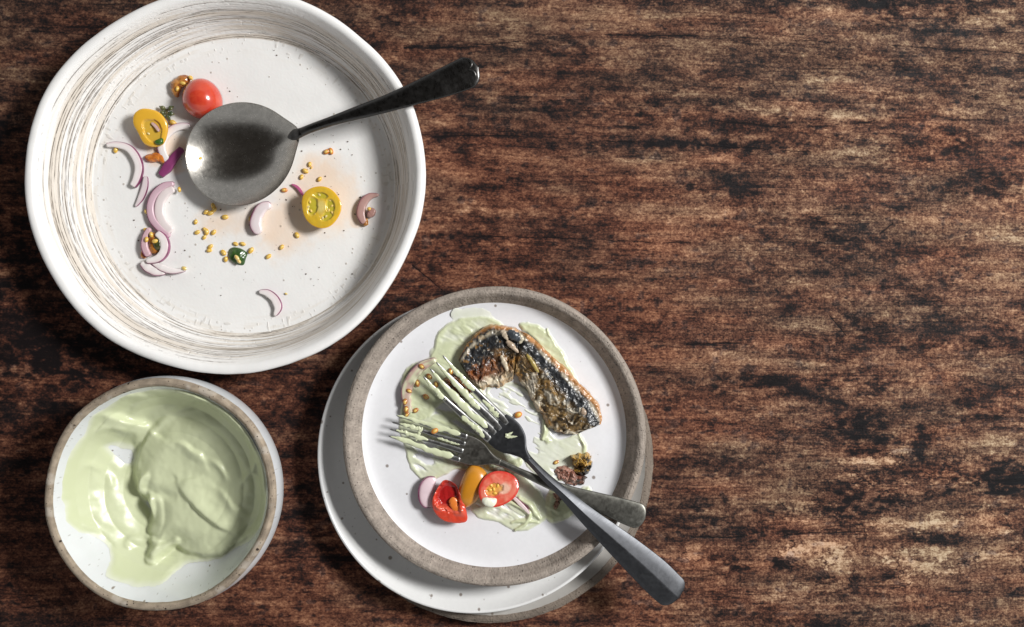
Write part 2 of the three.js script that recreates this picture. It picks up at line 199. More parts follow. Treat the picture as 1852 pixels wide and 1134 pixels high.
{
  const u0 = -40, uw = 1932, v0 = -40, vw = 1214, tw = 2048, th = 1287, hg = new Float32Array(tw * th); let k = 0;
  const map = tex(tw, th, (a, b) => { const c = woodAt(u0 + a * uw, v0 + b * vw); hg[k++] = c[3]; return c; }, true, THREE.MirroredRepeatWrapping); k = 0;
  const bump = tex(tw, th, () => hg[k++], false, THREE.MirroredRepeatWrapping); k = 0;
  const rough = tex(512, 342, (a, b) => { const n = fbm(a * 24, b * 40, 4), m = fbm(a * 160, b * 240, 2); const r = clamp(0.68 + 0.2 * n + 0.12 * m, 0.45, 0.95); return [0, r, 0]; }, false, THREE.MirroredRepeatWrapping);
  const mat = phys({ map, bumpMap: bump, bumpScale: 0.0005, roughnessMap: rough, roughness: 1, specularIntensity: 0.18 });
  const w = 1.3, d = 0.95, g = new THREE.BoxGeometry(w, 0.035, d, 1, 1, 1), P = g.attributes.position, uv = g.attributes.uv;
  for (let i = 0; i < P.count; i++) uv.setXY(i, (P.getX(i) / S + 926 - u0) / uw, (P.getZ(i) / S + 567 - v0 + (P.getY(i) < 0 ? 60 : 0)) / vw);
  const m = solo('wooden_table', 'dark weathered wooden table top with reddish grain under all the dishes', 'table', g, mat, new V3(0, -0.0175, 0));
  m.userData.kind = 'structure';
}
// ---------------------------------------------------------------- dishes
const BIG = { x: -0.1664, z: -0.0793, zs: 0.978, ky: 0.5, lean: -0.0043 }, SB = { x: -0.2048, z: 0.1053, ky: 0.9, kr: 0.987 }, P1 = { x: -0.0108, z: 0.0730 }, P2 = { x: -0.0215, z: 0.0857 }, P3 = { x: -0.0136, z: 0.0908 };
const bigFloor = (x, z) => { const r = Math.hypot(x - BIG.x, (z - BIG.z) / BIG.zs); return BIG.ky * (0.0062 + 0.0016 * sst(0.05, 0.092, r) + 0.012 * sst(0.088, 0.098, r)); };
const sbIn = [[0, 0.0080], [0.020, 0.0082], [0.034, 0.0098], [0.044, 0.0140], [0.0515, 0.0215], [0.0565, 0.0300], [0.0602, 0.0400], [0.0634, 0.0492]];
const sbFloor = (x, z) => SB.ky * interp(sbIn, Math.hypot(x - SB.x, z - SB.z) / SB.kr);
const PN = 0.0300, PF = PN * KY, plateFloor = (x, z) => PF + KY * 0.004 * sst(0.072, 0.081, Math.hypot(x - P1.x, z - P1.z));
{ // large white bowl
  const root = thing('serving_bowl', 'large white handmade bowl with scratched grooves around its inner wall', 'bowl', new V3(BIG.x, 0, BIG.z)); root.scale.z = BIG.zs;
  const wob = (a) => 0.0011 * Math.cos(2 * a + 0.6) + 0.0007 * Math.cos(3 * a + 2) + 0.0005 * Math.cos(5 * a + 1) + 0.0003 * Math.sin(9 * a);
  const disp = (r, a, y) => { const k = sst(0.02, 0.062, y), m = 0.00025 * fbm(r * 160 + 3, a * 9, 2); return [wob(a) * k + m * k + BIG.lean * sst(0.008, 0.06, y) * Math.cos(a), 0.0008 * k * Math.sin(2 * a + 1) + 0.4 * m]; };
  // floor: satin white with a peach juice stain, pin holes and flecks
  const F = 0.1, stainP = [closed2([[540, 275], [600, 280], [650, 330], [640, 400], [560, 440], [500, 475], [450, 430], [380, 430], [350, 400], [380, 370], [440, 370], [500, 350]], 0.006), closed2([[265, 225], [310, 225], [335, 260], [320, 310], [280, 300], [262, 260]], 0.006)];
  const stain2 = closed2([[628, 365], [645, 355], [665, 375], [655, 412], [632, 408]], 0.006);
  const hg = new Float32Array(1024 * 1024); let k = 0;
  const map = tex(1024, 1024, (u, v) => {
    const x = (u - 0.5) * 2 * F, z = (v - 0.5) * 2 * F * BIG.zs, r = Math.hypot(x, z / BIG.zs), X = x + BIG.x, Z = z + BIG.z; let c = [0.80, 0.795, 0.78]; const n = fbm(x * 60, z * 60, 4); c = c.map((q) => q * (1 + 0.05 * n));
    const e = fbm(x * 220 + 9, z * 220, 3) * 0.006; let s = 0; s = Math.max(s, 0.8 * sst(-0.005, 0.011, sdPoly(X, Z, stainP[0]) + e), 0.8 * sst(-0.003, 0.004, sdPoly(X, Z, stainP[1]) + e), 0.75 * sst(-0.001, 0.002, sdPoly(X, Z, stain2) + e * 0.5));
    c = mix3(c, [0.80, 0.60, 0.43], s * (0.72 + 0.4 * n));
    const ed = sst(0.078, 0.095, r), th = Math.atan2(z, x); c = mix3(c, [0.72, 0.67, 0.60], 0.55 * ed * sst(-0.1, 0.35, fbm(th * 6, r * 500, 3)));
    const pit = speck(x, z, 420, 0.016, 3), dash = sst(0.25, 0.4, vn(th * 55, r * 420)) * sst(0.083, 0.089, r) * sst(0.096, 0.091, r);
    c = mix3(c, [0.33, 0.27, 0.21], 0.6 * pit); c = mix3(c, [0.5, 0.46, 0.4], 0.35 * dash); hg[k++] = clamp(0.6 + 0.25 * n - 0.5 * pit - 0.5 * dash + 0.1 * vn(x * 900, z * 900)); return c;
  }, true); k = 0; const fb = tex(1024, 1024, () => hg[k++], false);
  const floorM = phys({ map, bumpMap: fb, bumpScale: 0.00035, roughness: 0.42, specularIntensity: 0.6 });
  // inner wall: slip with scratched lines, u round, v up
  const lines = []; for (let i = 0; i < 32; i++) lines.push([Math.pow(rnd(), 0.9) * 0.80 + 0.01, rr(0.0045, 0.0095), rr(0.4, 1), rr(0, 200), rr(0.006, 0.02)]);
  lines.push([0.93, 0.009, 0.62, 31, 0.012], [0.86, 0.008, 0.5, 77, 0.012]);
  const wh = new Float32Array(2048 * 256); k = 0;
  const wall = tex(2048, 256, (u, v) => {
    const a = u * 2 * Math.PI, cx = Math.cos(a), sx = Math.sin(a), n = fbm(cx * 5 + 20, sx * 5 + v * 9, 4), b = fbm(cx * 1.6 + 3, sx * 1.6 + v * 22, 3), g2 = vn(u * 500, v * 70);
    let beige = sst(-0.25, 0.3, b + 0.35 * n) * sst(0.98, 0.72, v); let c = mix3([0.80, 0.79, 0.77], [0.62, 0.55, 0.46], beige * 0.75), h = 0.6 + 0.15 * n + 0.12 * g2;
    for (const q of lines) { const vv = q[0] + q[4] * Math.sin(a + q[3]) + 0.012 * vn(u * 26, q[3]), d = Math.abs(v - vv); if (d < q[1] * 4) { const on = q[2] * sst(-0.12, 0.30, fbm(u * 22 + q[3], q[3], 3) + 0.14 * (q[2] - 0.4)), br = sst(-0.3, 0.2, vn(u * 260 + q[3], q[3] * 3)); const l = on * sst(q[1], q[1] * 0.2, d) * (0.45 + 0.55 * br), hal = on * sst(q[1] * 4, 0, d); c = mix3(c, [0.58, 0.50, 0.41], 0.22 * hal); c = mix3(c, [0.20, 0.15, 0.11], 0.72 * l); h -= 0.7 * l; h += 0.12 * sst(q[1] * 3, q[1] * 1.5, d) * on; } }
    const bub = sst(0.33, 0.45, vn(u * 330 + 9, v * 42)) * sst(0, 0.3, fbm(u * 14, v * 10, 2) + 0.1); h += 0.3 * bub; c = mix3(c, [0.82, 0.81, 0.79], 0.6 * bub); wh[k++] = clamp(h); return c;
  }, true, THREE.RepeatWrapping, THREE.ClampToEdgeWrapping); k = 0; const wb = tex(2048, 256, () => wh[k++], false, THREE.RepeatWrapping, THREE.ClampToEdgeWrapping);
  const wallM = phys({ map: wall, bumpMap: wb, bumpScale: 0.0012, roughness: 0.6, specularIntensity: 0.5 });
  const rimT = tex(512, 512, (u, v) => { const n = fbm(u * 30, v * 30, 4), p = speck(u, v, 110, 0.015, 8); return mix3([0.82, 0.815, 0.80].map((q) => q * (1 + 0.05 * n)), [0.4, 0.34, 0.28], 0.5 * p); }, true);
  const rimM = phys({ map: rimT, roughness: 0.3, clearcoat: 0.35, clearcoatRoughness: 0.25 });
  dish(root, [
    { name: 'floor', mat: floorM, n: 30, pts: [[0, 0.0062], [0.05, 0.0062], [0.078, 0.0070], [0.088, 0.0078], [0.0935, 0.0095]] },
    { name: 'grooved_wall', mat: wallM, n: 40, wrap: true, pts: [[0.0935, 0.0095], [0.0968, 0.0150], [0.1008, 0.0255], [0.1052, 0.0400], [0.1098, 0.0545], [0.1124, 0.0608]] },
    { name: 'rim', mat: rimM, n: 24, pts: [[0.1124, 0.0608], [0.1132, 0.0625], [0.1145, 0.0638], [0.1163, 0.0640], [0.1180, 0.0620], [0.1185, 0.0580], [0.1174, 0.052]] },
    { name: 'outer_wall', mat: rimM, n: 30, pts: [[0.1174, 0.052], [0.114, 0.042], [0.108, 0.024], [0.098, 0.008], [0.09, 0.0015], [0.06, 0.001], [0, 0.001]] }], 288, disp, F, BIG.ky);
}
{ // sauce bowl
  const root = thing('sauce_bowl', 'small speckled white bowl with tan clay rim, holding pale green sauce', 'bowl', new V3(SB.x, 0, SB.z));
  const wob = (a) => 0.0006 * Math.cos(2 * a + 2) + 0.0004 * Math.cos(3 * a + 0.4) + 0.00025 * Math.sin(7 * a), disp = (r, a, y) => { const k = sst(0.036, 0.05, y); return [wob(a) * k + 0.0002 * k * fbm(a * 20, y * 300, 2), 0.0005 * k * Math.sin(3 * a)]; };
  const gl = tex(768, 768, (u, v) => { const x = (u - 0.5) * 0.14, z = (v - 0.5) * 0.14, n = fbm(x * 90, z * 90, 4), p = speck(x, z, 700, 0.10, 3) * 0.45 + speck(x, z, 260, 0.035, 31); return mix3([0.69, 0.71, 0.725].map((q) => q * (1 + 0.05 * n)), [0.20, 0.16, 0.12], clamp(p) * 0.85); }, true);
  const glM = phys({ map: gl, roughness: 0.24, clearcoat: 0.4, clearcoatRoughness: 0.15 });
  const hg = new Float32Array(1024 * 1024); let k = 0;
  const cl = tex(1024, 1024, (u, v) => { const x = (u - 0.5) * 0.14, z = (v - 0.5) * 0.14, th = Math.atan2(z, x), r = Math.hypot(x, z), n = fbm(x * 300, z * 300, 4), st = fbm(th * 8, r * 1400, 3), p = speck(x, z, 900, 0.10, 5), p2 = speck(x, z, 360, 0.05, 51); hg[k++] = clamp(0.6 + 0.5 * n + 0.3 * st - p * 0.5 - 0.5 * p2); const w = sst(0.2, 0.45, fbm(x * 110 + 4, z * 110, 3)); return mix3(mix3([0.30, 0.245, 0.185].map((q) => q * (1 + 0.5 * n + 0.3 * st)), [0.5, 0.46, 0.4], 0.5 * w), [0.035, 0.025, 0.02], clamp(p * 0.8 + p2)); }, true); k = 0;
  const clM = phys({ map: cl, bumpMap: tex(1024, 1024, () => hg[k++], false), bumpScale: 0.0004, roughness: 0.75, specularIntensity: 0.4 });
  dish(root, [
    { name: 'glazed_inside', mat: glM, n: 40, pts: sbIn },
    { name: 'rim', mat: clM, n: 22, label: 'speckled tan raw clay rim', pts: [[0.0634, 0.0492], [0.0641, 0.0509], [0.0654, 0.0518], [0.0669, 0.0516], [0.0680, 0.0503], [0.0685, 0.0480]] },
    { name: 'outer_wall', mat: glM, n: 30, pts: [[0.0685, 0.0480], [0.0691, 0.042], [0.0692, 0.034], [0.0672, 0.022], [0.060, 0.009], [0.048, 0.0015], [0.03, 0.001], [0, 0.001]] }], 240, disp, 0.07, SB.ky, SB.kr);
}
function clayMat(R, base, dark, wear) {
  const hg = new Float32Array(1024 * 1024); let k = 0;
  const map = tex(1024, 1024, (u, v) => { const x = (u - 0.5) * 2 * R, z = (v - 0.5) * 2 * R, th = Math.atan2(z, x), r = Math.hypot(x, z), n = fbm(x * 260 + 7, z * 260, 4), st = fbm(th * 7 + 20, r * 1500, 3), gr = vn(x * 1500, z * 1500), p = speck(x, z, 900, 0.13, 9), e = sst(R * wear, R, r) * sst(-0.2, 0.3, n + 0.4 * st + gr * 0.5); hg[k++] = clamp(0.55 + 0.4 * n + 0.3 * st + 0.3 * gr - 0.4 * p); return mix3(mix3(base.map((q) => q * (1 + 0.36 * n + 0.28 * st + 0.3 * gr)), dark, 0.75 * e), dark.map((q) => q * 0.7), 0.7 * p); }, true); k = 0;
  return phys({ map, bumpMap: tex(1024, 1024, () => hg[k++], false), bumpScale: 0.0006, roughness: 0.85, specularIntensity: 0.35 });
}
function glaze(R, base, kSpeck, rough) {
  const map = tex(768, 768, (u, v) => { const x = (u - 0.5) * 2 * R, z = (v - 0.5) * 2 * R, n = fbm(x * 50, z * 50, 4), m = vn(x * 700, z * 700), p = speck(x, z, 240, kSpeck, 3) + 0.5 * speck(x, z, 600, kSpeck * 0.5, 13); return mix3(base.map((q) => q * (1 + 0.06 * n + 0.03 * m)), [0.16, 0.12, 0.09], clamp(p) * 0.8); }, true);
  return phys({ map, roughness: rough, clearcoat: 0.25, clearcoatRoughness: 0.25 });
}
{ // bottom plate, middle plate, top plate
  const a = thing('plate', 'lowest plate of the stack, greyish glaze with gritty brown edge, mostly hidden', 'plate', new V3(P3.x, 0, P3.z));
  const d3 = (r, t, y) => { const k = sst(0.085, 0.1, r); return [k * (0.0006 * Math.cos(2 * t) + 0.0005 * fbm(t * 30, y * 300, 2)), 0.0004 * k * fbm(t * 24, r * 500, 3)]; };
  const c3 = clayMat(0.104, [0.20, 0.165, 0.135], [0.045, 0.035, 0.028], 0.9);
  dish(a, [{ name: 'glazed_top', mat: glaze(0.104, [0.42, 0.405, 0.38], 0.02, 0.45), n: 20, pts: [[0, 0.009], [0.08, 0.009], [0.091, 0.0108], [0.0950, 0.0142]] },
    { name: 'edge', mat: c3, n: 20, label: 'rough gritty brown clay edge', pts: [[0.0950, 0.0142], [0.0972, 0.0162], [0.0992, 0.0160], [0.1001, 0.0140], [0.0998, 0.010], [0.094, 0.004], [0.08, 0.001], [0, 0.001]] }], 240, d3, 0.104);
  const b = thing('plate', 'middle plate of the stack, plain white with dark flecks and thin glazed edge', 'plate', new V3(P2.x, 0, P2.z));
  const g2 = glaze(0.1, [0.72, 0.725, 0.72], 0.05, 0.3), d2 = (r, t, y) => { const k = sst(0.08, 0.096, r); return [k * (0.0005 * Math.cos(2 * t + 1) + 0.0003 * Math.cos(3 * t)), 0.0004 * k * Math.sin(3 * t + 2)]; };
  dish(b, [{ name: 'glazed_top', mat: g2, n: 30, pts: [[0, 0.0175], [0.07, 0.0175], [0.084, 0.0182], [0.0905, 0.0208], [0.0940, 0.0248]] },
    { name: 'rim', mat: g2, n: 16, pts: [[0.0940, 0.0248], [0.0950, 0.0260], [0.0960, 0.0258], [0.0966, 0.0244], [0.0960, 0.0220]] },
    { name: 'underside', mat: c3, n: 20, pts: [[0.0960, 0.0220], [0.092, 0.0165], [0.084, 0.013], [0.06, 0.0115], [0, 0.0115]] }], 240, d2, 0.1);
  const c = thing('plate', 'top plate of the stack, white centre and wide raw brown clay rim', 'plate', new V3(P1.x, 0, P1.z));
  const c1 = clayMat(0.092, [0.285, 0.245, 0.21], [0.05, 0.038, 0.031], 0.95), d1 = (r, t, y) => { const k = sst(0.079, 0.088, r); return [k * (0.0005 * Math.cos(2 * t + 0.4) + 0.0003 * Math.cos(5 * t)), 0.0004 * k * Math.sin(2 * t + 2) + 0.00015 * k * fbm(t * 30, r * 800, 2)]; };
  dish(c, [{ name: 'glazed_centre', mat: glaze(0.092, [0.725, 0.73, 0.755], 0.008, 0.38), n: 24, pts: [[0, PN], [0.06, PN], [0.072, PN], [0.0765, PN + 0.0008], [0.0795, PN + 0.0026]] },
    { name: 'clay_rim', mat: c1, n: 40, label: 'wide raw brown clay rim', pts: [[0.0795, PN + 0.0026], [0.0818, 0.0368], [0.0838, 0.0425], [0.0848, 0.0448], [0.0862, 0.0462], [0.0880, 0.0462], [0.0893, 0.0446], [0.0896, 0.041], [0.0885, 0.034], [0.084, 0.0255], [0.078, 0.0215], [0.06, 0.0190], [0, 0.0190]] }], 240, d1, 0.092);
}
// ---------------------------------------------------------------- cutlery
function metal(color, rough, scratch, smear, worn = 0) {
  const hg = new Float32Array(512 * 512); let k = 0;
  const map = tex(512, 512, (u, v) => { const n = fbm(u * 9, v * 9, 5), m = fbm(u * 34 + 5, v * 34, 3), s = vn(u * 420, v * 26); hg[k++] = clamp(rough + smear * n + 0.8 * smear * m + scratch * s, 0.08, 0.95); const st = worn * (0.5 * fbm(u * 2.2 + 8, v * 7 + 2, 3) + 0.5 * sst(0.3, 0.42, vn(u * 30 + 3, v * 210)) + 0.35 * sst(0.36, 0.45, vn(u * 190 + 3, v * 26))); return color.map((q) => q * (1 + 1.1 * smear * n + 0.2 * m + 0.7 * st)); }, true, THREE.RepeatWrapping); k = 0;
  const rm = tex(512, 512, () => [0, hg[k++], 1], false, THREE.RepeatWrapping);
  return phys({ map, roughnessMap: rm, roughness: 1, metalness: 1 });
}
const low = (a) => a.map((q) => [q[0], q[1], q[2] * KY, q[3], q[4]]);   // heights for dishes of full height, lowered with them
function planarUV(g, scale, turn = 0) { const P = g.attributes.position, uv = new Float32Array(P.count * 2), c = Math.cos(turn), s = Math.sin(turn); for (let i = 0; i < P.count; i++) { const x = P.getX(i), z = P.getZ(i); uv[2 * i] = (x * c + z * s) / scale; uv[2 * i + 1] = (-x * s + z * c) / scale; } g.setAttribute('uv', new THREE.BufferAttribute(uv, 2)); return g; }
const spoonM = metal([0.42, 0.40, 0.365], 0.24, 0.06, 0.03, 0.8), spoonHM = metal([0.09, 0.087, 0.084], 0.32, 0.10, 0.10), forkAM = metal([0.088, 0.091, 0.098], 0.46, 0.07, 0.07), forkBM = metal([0.26, 0.25, 0.225], 0.42, 0.08, 0.12), forkBH = metal([0.21, 0.207, 0.185], 0.42, 0.08, 0.08);
const tineM = metal([0.36, 0.36, 0.355], 0.34, 0.08, 0.08);
const sauceM = phys({ color: [0.56, 0.595, 0.40], roughness: 0.30, clearcoat: 0.35, clearcoatRoughness: 0.22, specularIntensity: 0.7 });
{ // serving spoon
  const root = thing('serving_spoon', 'round tarnished steel serving spoon lying in the big white bowl', 'spoon');
  const C = W(433, 278, 0.0160), ax = Math.atan2(-118, 325), ca = Math.cos(ax), sa = Math.sin(ax), A = 0.0342, B = 0.0312, tilt = 0.06;
  const at = (rho, ph, off) => { // a point of the bowl of the spoon: inside (off 0) or outside (off -1)
    const c = Math.cos(ph), s = Math.sin(ph), stretch = c > 0 ? 1 + 0.03 * c ** 4 + 0.12 * c ** 26 : 1 - 0.02 * c * c, a = A * rho * c * stretch, b = B * rho * s * (1 - 0.03 * c);
    const d = 0.0115 * (1 - Math.pow(rho, 2.3)), y = a * tilt - d + off * 0.0012 * (0.4 + 0.6 * (1 - rho ** 4));
    return [C.x + ca * a - sa * b, C.y + y, C.z + sa * a + ca * b];
  };
  const N = 120, M = 40, inner = grid(N, M, (i, j) => at(Math.sin(j / (M - 1) * Math.PI / 2) * 0.985, i / N * 2 * Math.PI, 0), true), edge = grid(N, 5, (i, j) => { const q = [[0.985, 0], [0.995, 0.35], [1.0, 0.1], [1.0, -0.6], [0.99, -1]][j], p = at(q[0], i / N * 2 * Math.PI, q[1]); return p; }, true), outer = grid(N, M, (i, j) => at(0.99 * Math.cos(j / (M - 1) * Math.PI / 2), i / N * 2 * Math.PI, -1), true);
  part('spoon_bowl', planarUV(mergeGeometries([inner, outer]), 0.05, ax), spoonM, root, 'scratched grey round spoon bowl'); part('bowl_edge', planarUV(edge, 0.05, ax), spoonM, root);
  const ring = []; for (let i = 0; i < 28; i++) { const a = i / 28 * 2 * Math.PI, c = Math.cos(a), s = Math.sin(a); ring.push([Math.sign(c) * Math.abs(c) ** 0.75, Math.sign(s) * Math.abs(s) ** 0.8]); }
  part('neck', planarUV(loft([[520, 248.6, 0.0172, 5, 0.0006], [527, 246.3, 0.0181, 15, 0.0016], [534, 243.6, 0.0190, 20, 0.0024], [542, 240.5, 0.0203, 17.5, 0.0032], [552, 236.5, 0.0215, 16, 0.0035]], 30, ring, { r0: 0.001 }), 0.05, ax), spoonHM, root);
  const path = [[546, 239, 0.0208, 16.5, 0.0033], [560, 233, 0.0226, 16, 0.0036], [600, 219, 0.0268, 18, 0.0034], [650, 203, 0.0314, 25, 0.0030], [700, 187, 0.0349, 32, 0.0026], [745, 171, 0.0374, 40, 0.0025], [790, 154, 0.0391, 50, 0.0024], [825, 140, 0.0401, 57, 0.0024], [866, 122, 0.0409, 60, 0.0024]];
  part('handle', planarUV(loft(path, 90, ring, { r1: 0.0085, crown: (x) => 0.35 * (1 - x * x) }), 0.06, ax), spoonHM, root, 'dark tarnished flared handle');
  // raised double curl near the tip of the handle
  for (const p of [[[836, 106, 0.0795, 3, 0.0007], [849, 108, 0.0802, 4, 0.0009], [853, 116, 0.0806, 4, 0.0009], [849, 124, 0.0806, 3, 0.0007]], [[847, 126, 0.0806, 3, 0.0007], [856, 129, 0.0805, 4, 0.0009], [860, 137, 0.0800, 4, 0.0009], [856, 146, 0.0792, 3, 0.0006]]]) part('handle_ridge', loft(p.map((q) => [q[0], q[1], q[2] - 0.0382, q[3], q[4]]), 24, ROUND(8), { r0: 0.0008, r1: 0.0008 }), spoonHM, root);
}
function fork(label, o) {
  const root = thing('fork', label, 'fork');
  o.tines.forEach((t) => part('tine', planarUV(loft(low(t), 40, ROUND(14, 0.8), { r0: 0.0012 }), 0.04), tineM, root));
  part('fork_head', planarUV(loft(low(o.body), 50, ROUND(28, 0.7), { r0: 0.0012, crown: (x, u) => o.cup * (x * x - 0.4) * sst(1, 0.55, u) }), 0.04), o.head, root);
  part('handle', planarUV(loft(low(o.handle), 90, o.ring, { r1: o.tip }), 0.05, o.turn), o.grip, root, o.gripLabel);
  o.coats.forEach((c) => part('sauce_coating', loft(low(c).map((q) => [q[0], q[1], q[2], q[3] * 0.8, q[4] * 0.48]), 44, ROUND(12), { r0: 0.003, r1: 0.003, jig: (u, a) => 0.95 * fbm(u * 11 + c[0][0], a * 2, 3) }), sauceM, root, 'pale green sauce clinging to the tines'));
  return root;
}
{
  // dessert fork under the other, tines to the left
  const B = [[[716, 751, 0.0405, 3, 0.0008], [760, 764, 0.0385, 7, 0.0018], [800, 777, 0.0375, 9, 0.0022], [845, 790, 0.038, 11, 0.0022]], [[708, 763, 0.0405, 3, 0.0008], [755, 776, 0.0385, 7, 0.0018], [795, 789, 0.0373, 9, 0.0022], [842, 802, 0.0378, 11, 0.0022]], [[704, 775.5, 0.0405, 3, 0.0008], [750, 789, 0.0385, 7, 0.0018], [792, 802, 0.0373, 9, 0.0022], [838, 816, 0.0378, 11, 0.0022]], [[702, 788, 0.0405, 3, 0.0008], [748, 804, 0.0385, 7, 0.0018], [790, 818, 0.0375, 9, 0.0022], [832, 832, 0.038, 11, 0.0022]]];
  fork('smaller worn fork lying crosswise beneath the other, blunt pale handle on the rim', {
    tines: B, head: forkBM, grip: forkBH, gripLabel: 'pale patinated flat handle', cup: 0.7, tip: 0.0085, turn: 0.24, ring: ROUND(24, 0.7),
    body: [[830, 809, 0.0378, 50, 0.0020], [842, 812, 0.0380, 52, 0.0022], [856, 817, 0.0386, 50, 0.0024], [870, 823, 0.0396, 42, 0.0026], [882, 828, 0.0408, 28, 0.0030], [893, 832, 0.0418, 17, 0.0034], [905, 837, 0.0426, 13, 0.0036]],
    handle: [[893, 832, 0.0418, 16, 0.0034], [912, 840, 0.0428, 12, 0.0036], [950, 857, 0.0445, 13, 0.0036], [990, 874, 0.0460, 18, 0.0032], [1030, 890, 0.0472, 23, 0.0026], [1070, 904, 0.0482, 32, 0.0024], [1110, 918, 0.0490, 41, 0.0024], [1145, 930, 0.0496, 47, 0.0024], [1167, 938, 0.0500, 46, 0.0024]],
    coats: [[[718, 751, 0.0412, 4, 0.0016], [750, 760, 0.0395, 10, 0.003], [800, 775, 0.0388, 13, 0.003], [835, 786, 0.0388, 9, 0.002]], [[722, 766, 0.041, 5, 0.0016], [745, 772, 0.0398, 10, 0.003], [765, 778, 0.0392, 9, 0.002]], [[716, 778, 0.041, 5, 0.0016], [735, 783, 0.0402, 10, 0.003], [775, 796, 0.0388, 9, 0.0022]], [[706, 789, 0.041, 4, 0.0016], [735, 798, 0.0398, 11, 0.003], [780, 815, 0.0386, 13, 0.0034], [822, 828, 0.0386, 12, 0.0026]], [[764, 772, 0.0394, 6, 0.002], [757, 785, 0.0396, 7, 0.002], [752, 798, 0.0394, 6, 0.002]], [[790, 791, 0.0382, 6, 0.002], [815, 799, 0.0382, 8, 0.002], [832, 804, 0.0386, 5, 0.001]]] });
  // dinner fork on top, tines to the upper left, faceted handle off the plate
  const facet = []; for (const [x, y] of [[1, -0.25], [0.97, 0.1], [0.6, 0.35], [0.2, 0.72], [0.06, 0.86], [-0.06, 0.84], [-0.5, 0.45], [-0.97, 0.05], [-1, -0.3], [-0.8, -0.85], [-0.3, -1], [0.3, -1], [0.8, -0.85]]) facet.push([x, y]);
  const A = [[[800, 642, 0.0475, 3, 0.0008], [835, 681, 0.0435, 9, 0.002], [875, 722, 0.0410, 13, 0.0026], [918, 766, 0.0415, 16, 0.0026]], [[788, 654, 0.0475, 3, 0.0008], [824, 692, 0.0435, 9, 0.002], [864, 734, 0.0408, 13, 0.0026], [906, 776, 0.0413, 16, 0.0026]], [[777, 666, 0.0475, 3, 0.0008], [812, 704, 0.0435, 9, 0.002], [850, 742, 0.0408, 13, 0.0026], [896, 784, 0.0413, 16, 0.0026]], [[765, 680, 0.0475, 3, 0.0008], [800, 717, 0.0435, 9, 0.002], [838, 752, 0.0410, 13, 0.0026], [886, 795, 0.0415, 16, 0.0026]]];
  fork('large dark fork on top of the other, sauced tines, faceted grey handle off the plate', {
    tines: A, head: forkAM, grip: forkAM, gripLabel: 'dark grey handle with a ridge along it', cup: 0.55, tip: 0.0085, turn: 0.83, ring: facet,
    body: [[894, 768, 0.0414, 58, 0.0022], [906, 779, 0.0417, 63, 0.0024], [920, 791, 0.0425, 62, 0.0026], [932, 803, 0.0440, 50, 0.003], [941, 814, 0.0462, 30, 0.0034], [948, 822, 0.0478, 18, 0.0038], [956, 832, 0.0492, 14, 0.004]],
    handle: [[946, 820, 0.0474, 17, 0.0036], [958, 833, 0.0492, 14, 0.0042], [985, 861, 0.0510, 16, 0.0046], [1020, 893, 0.0520, 21, 0.0046], [1060, 931, 0.0522, 32, 0.0044], [1100, 966, 0.0520, 44, 0.0044], [1140, 1001, 0.0515, 55, 0.0046], [1180, 1037, 0.0508, 63, 0.0048], [1206, 1062, 0.0502, 63, 0.0046], [1228, 1082, 0.0498, 60, 0.0044]],
    coats: [[[806, 650, 0.047, 5, 0.0018], [835, 683, 0.0447, 11, 0.003], [858, 707, 0.0432, 9, 0.002]], [[872, 722, 0.0424, 8, 0.002], [895, 745, 0.0422, 12, 0.0026], [910, 760, 0.0424, 8, 0.0014]], [[792, 660, 0.047, 5, 0.0018], [820, 690, 0.0447, 12, 0.003], [850, 722, 0.0428, 13, 0.003], [868, 741, 0.0424, 8, 0.002]], [[782, 673, 0.047, 6, 0.0018], [812, 706, 0.0447, 13, 0.003], [845, 740, 0.0428, 15, 0.0034], [882, 774, 0.0426, 13, 0.0026]], [[768, 684, 0.047, 6, 0.002], [790, 708, 0.0450, 12, 0.003], [806, 724, 0.0438, 8, 0.002]], [[835, 752, 0.0428, 9, 0.002], [858, 772, 0.0426, 13, 0.003], [880, 792, 0.0426, 9, 0.0016]], [[928, 781, 0.0442, 3, 0.0008], [918, 787, 0.0442, 8, 0.0014], [915, 789, 0.0442, 6, 0.001], [924, 790, 0.0445, 7, 0.001], [936, 789, 0.0450, 3, 0.0008]]] });
}
